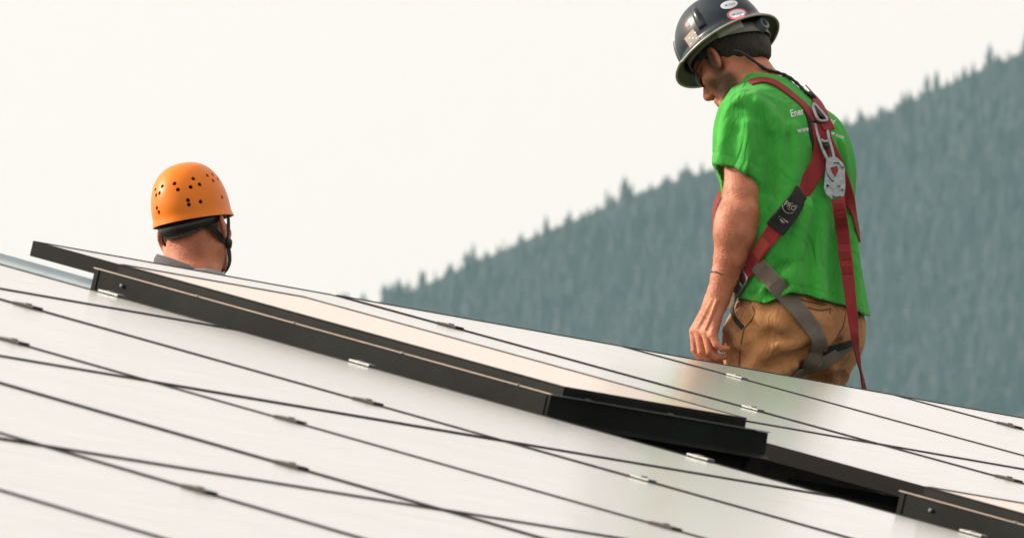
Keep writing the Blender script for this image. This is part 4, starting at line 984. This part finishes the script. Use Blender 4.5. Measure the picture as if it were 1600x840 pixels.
for pxs, wd in (([(1262, 480), (1280, 485), (1298, 482)], .004), ([(1298, 482), (1296, 490)], .003), ([(1163, 512), (1157, 545), (1154, 582)], .004), ([(1321, 487), (1318, 508), (1306, 528)], .003), ([(1236, 462), (1258, 470), (1290, 477)], .003), ([(1172, 474), (1180, 490), (1164, 512)], .003)):
    P_, N_ = lay(shorts_bvh, pxs, 16, .0006, None, 3); ribbon('seam', P_, N_, wd, .0012, M['seam'], shorts_o)
# black plate under the dorsal ring
strap([(1262, 172), (1270, 190), (1275, 215), (1282, 240)], .040, M['blackweb'], 24, .0025)
# dorsal ring
def at_px(px, py, off):
    r = hit(all_bvh, px, py); return r[0]+r[1]*off
rn = hit(all_bvh, 1278, 200)[1]
ring_px = [(1265, 174), (1268, 171), (1285, 188), (1287, 193), (1283, 195), (1276, 195), (1271, 190)]
rp = [at_px(*q, .016) for q in ring_px]; cl = np.vstack([rp, rp[:1]]); tube('d_ring', catmull(cl, 40)[:-1], .0042, M['steel'], har, 8, closed=True)
tube('ring_bar', [at_px(1268, 178, .016), at_px(1281, 190, .016)], .0036, M['black'], har, 8)
sB2, _, _ = strap([(1281, 186), (1288, 196), (1293, 206)], .040, M['red'], 14, .010)

# ------------------------------------------------------------------ snap hook and lanyard
lan = empty('lanyard', at_px(1300, 260, .03), 'red webbing lanyard with a steel snap hook hanging down the worker\'s back', 'lanyard')
base_n = hit(all_bvh, 1300, 240)[1]
cn = unit(ray(1300, 250))
def hk(px, py, off):
    """point hanging off the back: at the depth of the cloth under (1300, py), pulled out by off"""
    r = hit(all_bvh, 1300, min(max(py, 205), 460)); q = PY(px, py, r[0][1]-off); return q
hook = catmull([hk(1273, 193, .035), hk(1276, 206, .034), hk(1281, 222, .033), hk(1288, 240, .032), hk(1296, 254, .03), hk(1302, 256, .03)], 26)
tube('hook', hook, np.linspace(.0042, .0058, 26), M['steel'], lan, 10)
g1 = catmull([hk(1293, 204, .034), hk(1296, 220, .033), hk(1301, 238, .032), hk(1304, 252, .03)], 16); tube('gate', g1, .0042, M['steel'], lan, 10)
tube('hook', catmull([hk(1283, 219, .033), hk(1290, 222, .033), hk(1296, 219, .033)], 8), .0048, M['steel'], lan, 10)
tube('rivet', [hk(1291, 228, .030), hk(1291, 228, .040)], .006, M['black'], lan, 12)
def plate(name, poly, off0, off1, m, par, bev=.0018):
    n = len(poly); V_ = [hk(*q, off0) for q in poly]+[hk(*q, off1) for q in poly]
    me = fixn(mesh(name, V_, [tuple(range(n)), tuple(range(2*n-1, n-1, -1))]+[(i, (i+1) % n, (i+1) % n+n, i+n) for i in range(n)]))
    if bev: bevel(me, bev, 2)
    return link(name, me, m, par)
body_px = [(1291, 250), (1297, 245), (1308, 246), (1317, 255), (1320, 263), (1321, 292), (1319, 308), (1309, 313), (1299, 311), (1290, 303), (1287, 294), (1289, 272)]
pl = plate('hook_body', body_px, .020, .036, M['steel'], lan)
plate('hook_slot', [(1297, 262), (1308, 259), (1310, 266), (1305, 277), (1300, 270)], .0355, .0366, mat('slot_red', (.22, .02, .02), .7), pl, 0)
plate('hook_slot', [(1299, 303), (1313, 301), (1315, 312), (1303, 314)], .0355, .0368, mat('slot_dark', (.03, .08, .03), .7), pl, 0)
tube('hook', catmull([hk(1292, 262, .037), hk(1295, 273, .038), hk(1302, 283, .037)], 10), .0036, M['steel'], pl, 8)
tube('hook', catmull([hk(1303, 254, .037), hk(1311, 254, .037), hk(1317, 262, .037)], 10), .0030, M['steel'], pl, 8)
for q in ((1293, 290), (1311, 290), (1316, 296)): tube('rivet', [hk(*q, .034), hk(*q, .0385)], .0034, M['steel'] if q[0] > 1300 else M['black'], pl, 10)
lp = [(1309, 308), (1312, 330), (1317, 365), (1321, 400), (1325, 430), (1329, 465), (1333, 500), (1336, 530), (1341, 560), (1346, 585), (1351, 612), (1356, 640)]
off = [.034, .034, .030, .028, .028, .030, .034, .0, -.06, -.12, -.2, -.3]
lpp = catmull([hk(q[0], q[1], o) if q[1] < 520 else PY(q[0], q[1], hk(1333, 500, .034)[1]-o) for q, o in zip(lp, off)], 60)
wds = np.interp(np.arange(60), [0, 18, 24, 34, 44, 47, 50, 59], [.034, .034, .031, .026, .016, .006, .013, .022])
nr = np.array([unit(-cn*math.cos(a)+np.array([math.sin(a), 0, 0])) for a in np.interp(np.arange(60), [0, 30, 46, 59], [0, .25, .9, .2])])
wb = ribbon('webbing', lpp, nr, wds, .004, M['red'], lan)
for k in range(5): ribbon('stitching', lpp[3+k*4:6+k*4]+nr[3+k*4:6+k*4]*.003, nr[3+k*4:6+k*4], .024, .0015, cloth('dark_stitching', (.19, .016, .018)), wb)

# ------------------------------------------------------------------ print on the back of the shirt
shirt_bvh = bvh_of(shirt_me); shirt_o = [o for o in worker.children if o.name.startswith('shirt')][0]
print_text('Ener', (1235.5, 183.5), -.22, 16, .72, shirt_bvh, M['white'], shirt_o)
print_text('www.s', (1245.5, 208), -.16, 12, .78, shirt_bvh, M['white'], shirt_o)
print_text('t', (1287, 176), .35, 14, .8, shirt_bvh, M['white'], shirt_o)
print_text('land', (1291, 190), .42, 12, .62, shirt_bvh, M['white'], shirt_o)
print_text('w', (1297, 210), .45, 11, .75, shirt_bvh, M['white'], shirt_o)
print_text('a.com', (1305, 213), .42, 9, .60, shirt_bvh, M['white'], shirt_o)

# ================================================================== worker with the orange helmet
YO = 32.2
def PO(px, py, y=0.0): return PY(px, py, YO+y)
ou = unit([-.21, -.14, .967]); of = unit(np.array([.45, .89, .1])); of = unit(of-ou*(of@ou)); ol = np.cross(ou, of)
OC = PO(304, 355); OAX = np.array([of, ol, ou])
def Q(f, l, u_): return OC+f*of+l*ol+u_*ou
FO, LO = unit([.30, .95, 0]), unit([-.95, .30, 0])
man2 = empty('person', (0, 0, 0), 'bare-necked worker in an orange helmet seen from behind beyond the ridge', 'person')
feet_c = PO(298, 430); gz = far_roof_z(feet_c[0], feet_c[1])
lo = np.array([feet_c[0]-.40, YO-.30, gz-.02]); hi = np.array([feet_c[0]+.40, YO+.40, OC[2]+.17])
G3 = Grid(lo, hi, .0042)
def limb3(pts, k=.02):
    for (a, ra), (b, rb) in zip(pts[:-1], pts[1:]): G3.add(*cone(a, b, ra, rb), k)
G3.add(*ell(Q(-.004, 0, .036), OAX, (.096, .073, .098)), .03); G3.add(*ell(Q(.034, 0, -.035), OAX, (.058, .056, .080)), .03)
for s in (-1, 1):
    limb3([(Q(.0, s*.050, -.062), .020), (Q(.066, s*.018, -.106), .018)], .022)
    G3.add(*ell(Q(.058, s*.045, -.03), OAX, (.026, .022, .022)), .02)
    eax = np.array([unit(of-s*.55*ol), unit(s*.55*of+ol), ou])
    G3.add(*ell(Q(-.012, s*.086, -.012), eax, (.021, .0075, .034)), .005); G3.add(*ell(Q(-.003, s*.094, -.010), eax, (.011, .006, .02)), .004, 's')
    G3.add(*ell(Q(.080, s*.031, .0), OAX, (.012, .012, .012)), .004)
limb3([(Q(.088, 0, .004), .009), (Q(.112, 0, -.038), .0125)], .012); limb3([(Q(.083, -.03, .02), .013), (Q(.083, .03, .02), .013)], .015)
limb3([(Q(.09, -.018, -.08), .009), (Q(.09, .018, -.08), .009)], .01); G3.add(*ell(Q(.074, 0, -.108), OAX, (.022, .024, .018)), .018)
limb3([(Q(-.022, 0, -.045), .060), (PO(301, 400, .005), .064), (PO(298, 436, -.01), .070)], .03)
tz = [(PO(297, 425, -.01), .080, .075), (PO(297, 452, -.01), .14, .09), (PO(297, 488, -.01), .18, .105), (PO(297, 560, 0), .185, .12), (PO(297, 680, 0), .16, .11), (PO(297, 760, 0), .165, .115), (PO(297, 800, 0), .15, .11)]
f3, l3, h3 = loft(tz, LO, FO, 2.3, -.015); G3.add(f3, l3, h3, .03)
hipz = PO(297, 780, 0)[2]
for s in (-1, 1):
    hp = np.array([feet_c[0], YO, hipz])+LO*s*.09; ft = np.array([hp[0]+LO[0]*s*.04, hp[1]+LO[1]*s*.04, 0]); ft[2] = far_roof_z(ft[0], ft[1])+.09
    limb3([(hp, .08), (.5*(hp+ft)+FO*.02, .058), (ft, .042), (ft-np.array([0, 0, .045])+FO*.02, .045), (ft-np.array([0, 0, .05])+FO*.15, .038)], .03)
    sj = PO(297, 500, -.01)+LO*s*.185; el = sj+np.array([0, 0, -.29])+LO*s*.03-FO*.02; wr = el+FO*.2+np.array([0, 0, -.12])
    limb3([(sj, .05), (el, .042), (wr, .027), (wr+FO*.04, .026)], .03)
    for k in range(4): limb3([(wr+FO*.05+np.array([0, 0, .012*(k-1.5)]), .011), (wr+FO*.10+LO*-s*.01+np.array([0, 0, .014*(k-1.5)-.01]), .0095), (wr+FO*.12-LO*s*.03+np.array([0, 0, .014*(k-1.5)-.02]), .0085)], .006)
    limb3([(wr+FO*.03, .012), (wr+FO*.06-LO*s*.04+np.array([0, 0, .02]), .010)], .008)
V3, F3 = surface(G3.D, G3.lo, .0042); body2 = np_mesh('body', V3, F3); link('body', body2, M['skin'], man2, True)
def closed_part(name, fn, lo, hi, hh, m, parent):
    g_ = Grid(lo, hi, hh); fn(g_); V_, F_ = surface(g_.D, g_.lo, hh); me = np_mesh(name, V_, F_); return link(name, me, m, parent, True), me
def shirt2(g_):
    f_, l_, h_ = loft(tz, LO, FO, 2.3); g_.add(f_, l_, h_, 0, 'u', .05)
    for s in (-1, 1):
        sj = PO(297, 500, -.01)+LO*s*.185; el = sj+np.array([0, 0, -.22])+LO*s*.03; g_.add(*cone(sj, el, .062, .064), .05)
    n_, a_, b_ = cone(PO(303, 380, .005), PO(298, 430, -.01), .066, .072); g_.add(n_, a_, b_, .004, 's')
tl, thh = np.minimum(l3, PO(297, 800)-.35)-.02, h3+.1
closed_part('shirt', shirt2, np.array([feet_c[0]-.32, YO-.3, PO(297, 790)[2]]), np.array([feet_c[0]+.32, YO+.3, PO(297, 418)[2]]), .006, M['greyshirt'], man2)
def trousers2(g_):
    for s in (-1, 1):
        hp = np.array([feet_c[0], YO, hipz])+LO*s*.09; ft = np.array([hp[0]+LO[0]*s*.04, hp[1]+LO[1]*s*.04, 0]); ft[2] = far_roof_z(ft[0], ft[1])+.12
        g_.add(*cone(hp, ft, .10, .075), .03)
    g_.add(*ell(np.array([feet_c[0], YO, hipz+.03]), np.array([LO, FO, [0, 0, 1]]), (.175, .125, .10)), .04)
closed_part('trousers', trousers2, np.array([feet_c[0]-.3, YO-.3, gz-.3]), np.array([feet_c[0]+.3, YO+.3, hipz+.16]), .009, M['boot'], man2)
# polo collar standing round the neck, open at the throat
V_, F_ = [], []
cc = PO(297, 428, -.005); cn2 = unit([-.16, .10, .98]); c1 = unit(np.cross(cn2, [0, 1, 0])); c2 = np.cross(cn2, c1)
ars = np.linspace(-2.55, 2.55, 40)
for a in ars:
    d_ = math.cos(a)*(-FO)+math.sin(a)*LO
    for r_, z_ in ((.076, -.012), (.074, .020), (.0765, .023), (.085, .012), (.094, -.016)):
        V_.append(cc+d_*r_*np.array([1, 1, 1])+cn2*(z_+.032*math.sin(a)*1.0))
for i in range(39):
    for j in range(4): F_.append((i*5+j, i*5+j+1, i*5+j+6, i*5+j+5))
link('collar', mesh('collar', V_, F_), M['collar'], man2, True)
# short greying hair on the nape
gl = OC-np.array([.13]*3); GH2 = Grid(gl, OC+.13, .004)
GH2.add(*ell(Q(-.006, 0, .034), OAX, (.0995, .0775, .102)), 0); GH2.add(*ell(Q(-.056, 0, -.02), OAX, (.040, .052, .045)), .03)
sl, X = GH2.block(gl, OC+.13); x, y, z = X
fq = (x-OC[0])*of[0]+(y-OC[1])*of[1]+(z-OC[2])*of[2]; uq = (x-OC[0])*ou[0]+(y-OC[1])*ou[1]+(z-OC[2])*ou[2]
Dh = np.maximum(GH2.D+.0012*np.sin(x*800)*np.sin(y*700+z*500), -(uq+.016-(fq+.08)*.30)).astype(np.float32)
Vh, Fh_ = surface(Dh, GH2.lo, .004); link('hair', np_mesh('hair', Vh, Fh_), M['greyhair'], man2, True)
# helmet
hel = empty('climbing_helmet', Q(0, 0, .02), 'orange vented climbing helmet with black chin strap on the further worker', 'helmet')
RB = .030
def hel_pt(t, a, off=0.0):
    ca, sa = math.cos(a), math.sin(a); th = min(t, 1)*math.pi/2; r = math.sin(th)**.84; hgt = math.cos(th)**.86*(.137+off); q = max(t-1, 0)
    return Q(((.119+off)*r+.004*q)*ca, ((.0955+off)*r+.004*q)*sa, RB+hgt-.016*q-.008*ca*(t > .8)*(min(t, 1)-.8)*5)
V_, F_ = [hel_pt(0, 0)], []; NA2 = 80; ts = list(np.linspace(.03, 1, 26))+[1.25, 1.6, 1.9, 2.0]
for t in ts:
    for k in range(NA2): V_.append(hel_pt(t, 2*math.pi*k/NA2))
n1 = len(ts)
for t in ts[::-1]:
    for k in range(NA2): V_.append(hel_pt(t, 2*math.pi*k/NA2, -.004))
for k in range(NA2): F_.append((0, 1+k, 1+(k+1) % NA2))
for i in range(2*n1-1):
    for k in range(NA2): F_.append((1+i*NA2+k, 1+(i+1)*NA2+k, 1+(i+1)*NA2+(k+1) % NA2, 1+i*NA2+(k+1) % NA2))
F_.append(tuple(1+(2*n1-1)*NA2+k for k in range(NA2)))
hme = fixn(mesh('shell', V_, F_)); hel_bvh = bvh_of(hme)
holes = [(272.6, 286.6), (278, 296), (302, 279), (298, 292), (312, 288), (293.7, 312.6), (295, 319.5), (313.7, 315), (324, 274), (332, 272.6), (338, 271.5), (333, 282), (340.5, 280), (347, 308), (253.4, 291), (249, 301.6), (242.5, 296), (244, 305), (245, 325), (248, 331.5)]
cV, cF = [], []
def cutter(p, n_, r_):
    t1 = unit(np.cross(n_, [.3, .2, 1])); t2 = np.cross(n_, t1); o = len(cV)
    for d_ in (-.012, .012):
        for k in range(14): cV.append(p+n_*d_+r_*(math.cos(k*.4488)*t1+math.sin(k*.4488)*t2))
    cF.append(tuple(o+k for k in range(14))[::-1]); cF.append(tuple(o+14+k for k in range(14)))
    for k in range(14): cF.append((o+k, o+(k+1) % 14, o+14+(k+1) % 14, o+14+k))
for q in holes:
    r = hit(hel_bvh, *q)
    if r is None: continue
    cutter(r[0], r[1], .0054)
for a0, t0 in ((.4, .5), (-.4, .5), (.15, .65), (-.15, .65), (.6, .7), (-.6, .7), (.0, .45)):       # the same holes go on round the front
    p = hel_pt(t0, a0); cutter(p, unit(p-Q(0, 0, .03)), .0054)
cme = fixn(mesh('cutter', cV, cF)); co = bpy.data.objects.new('cutter', cme); C.objects.link(co)
so = bpy.data.objects.new('shell', hme); C.objects.link(so); md = so.modifiers.new('b', 'BOOLEAN'); md.object = co; md.operation = 'DIFFERENCE'; md.solver = 'EXACT'
bpy.context.view_layer.update(); dg = bpy.context.evaluated_depsgraph_get(); nme = bpy.data.meshes.new_from_object(so.evaluated_get(dg))
bpy.data.objects.remove(so); bpy.data.objects.remove(co)
nme.materials.clear(); hs_ = link('shell', nme, M['orange'], hel); nme.polygons.foreach_set('use_smooth', [True]*len(nme.polygons))
try: nme.set_sharp_from_angle(angle=math.radians(40))
except Exception: pass
# dark liner inside
V_, F_ = [], []
for t in np.linspace(.05, .93, 12):
    for k in range(40): V_.append(hel_pt(t, 2*math.pi*k/40, -.014))
for i in range(11):
    for k in range(40): F_.append((i*40+k, i*40+(k+1) % 40, (i+1)*40+(k+1) % 40, (i+1)*40+k))
F_.append(tuple(range(40)))
link('liner', mesh('liner', V_, F_), M['black'], hel, True)
V_, F_ = [], []
for k in range(48):
    a = 2*math.pi*k/48
    for o_, u_ in ((0, .030), (.003, .030), (.003, .003), (0, .003)): V_.append(Q((.103+o_)*math.cos(a)-.004, (.0815+o_)*math.sin(a), u_+.012*math.cos(a)))
for k in range(48):
    for j in range(4): F_.append((k*4+j, k*4+(j+1) % 4, ((k+1) % 48)*4+(j+1) % 4, ((k+1) % 48)*4+j))
link('head_band', fixn(mesh('head_band', V_, F_)), M['black'], hel, True)
# chin strap: a branch behind and one before each ear, meeting below it
for s in (-1, 1):
    J_ = Q(.012, s*.074, -.055)
    for pts in ([Q(-.066, s*.062, .004), Q(-.045, s*.074, -.016), Q(-.016, s*.079, -.042), J_], [Q(.030, s*.086, .012), Q(.026, s*.081, -.02), J_], [J_, Q(.024, s*.070, -.075), Q(.040, s*.056, -.108), Q(.052, s*.03, -.130), Q(.056, 0, -.136)]):
        c_ = catmull(pts, 14); ribbon('chin_strap', c_, [unit(p-Q(.02, 0, -.03)) for p in c_], .016, .003, M['blackweb'], hel)
    tube('strap_slider', [J_+ol*s*.003+ou*.012, J_+ol*s*.006, J_+ol*s*.003-ou*.016], [.008, .0105, .007], M['black'], hel, 8)
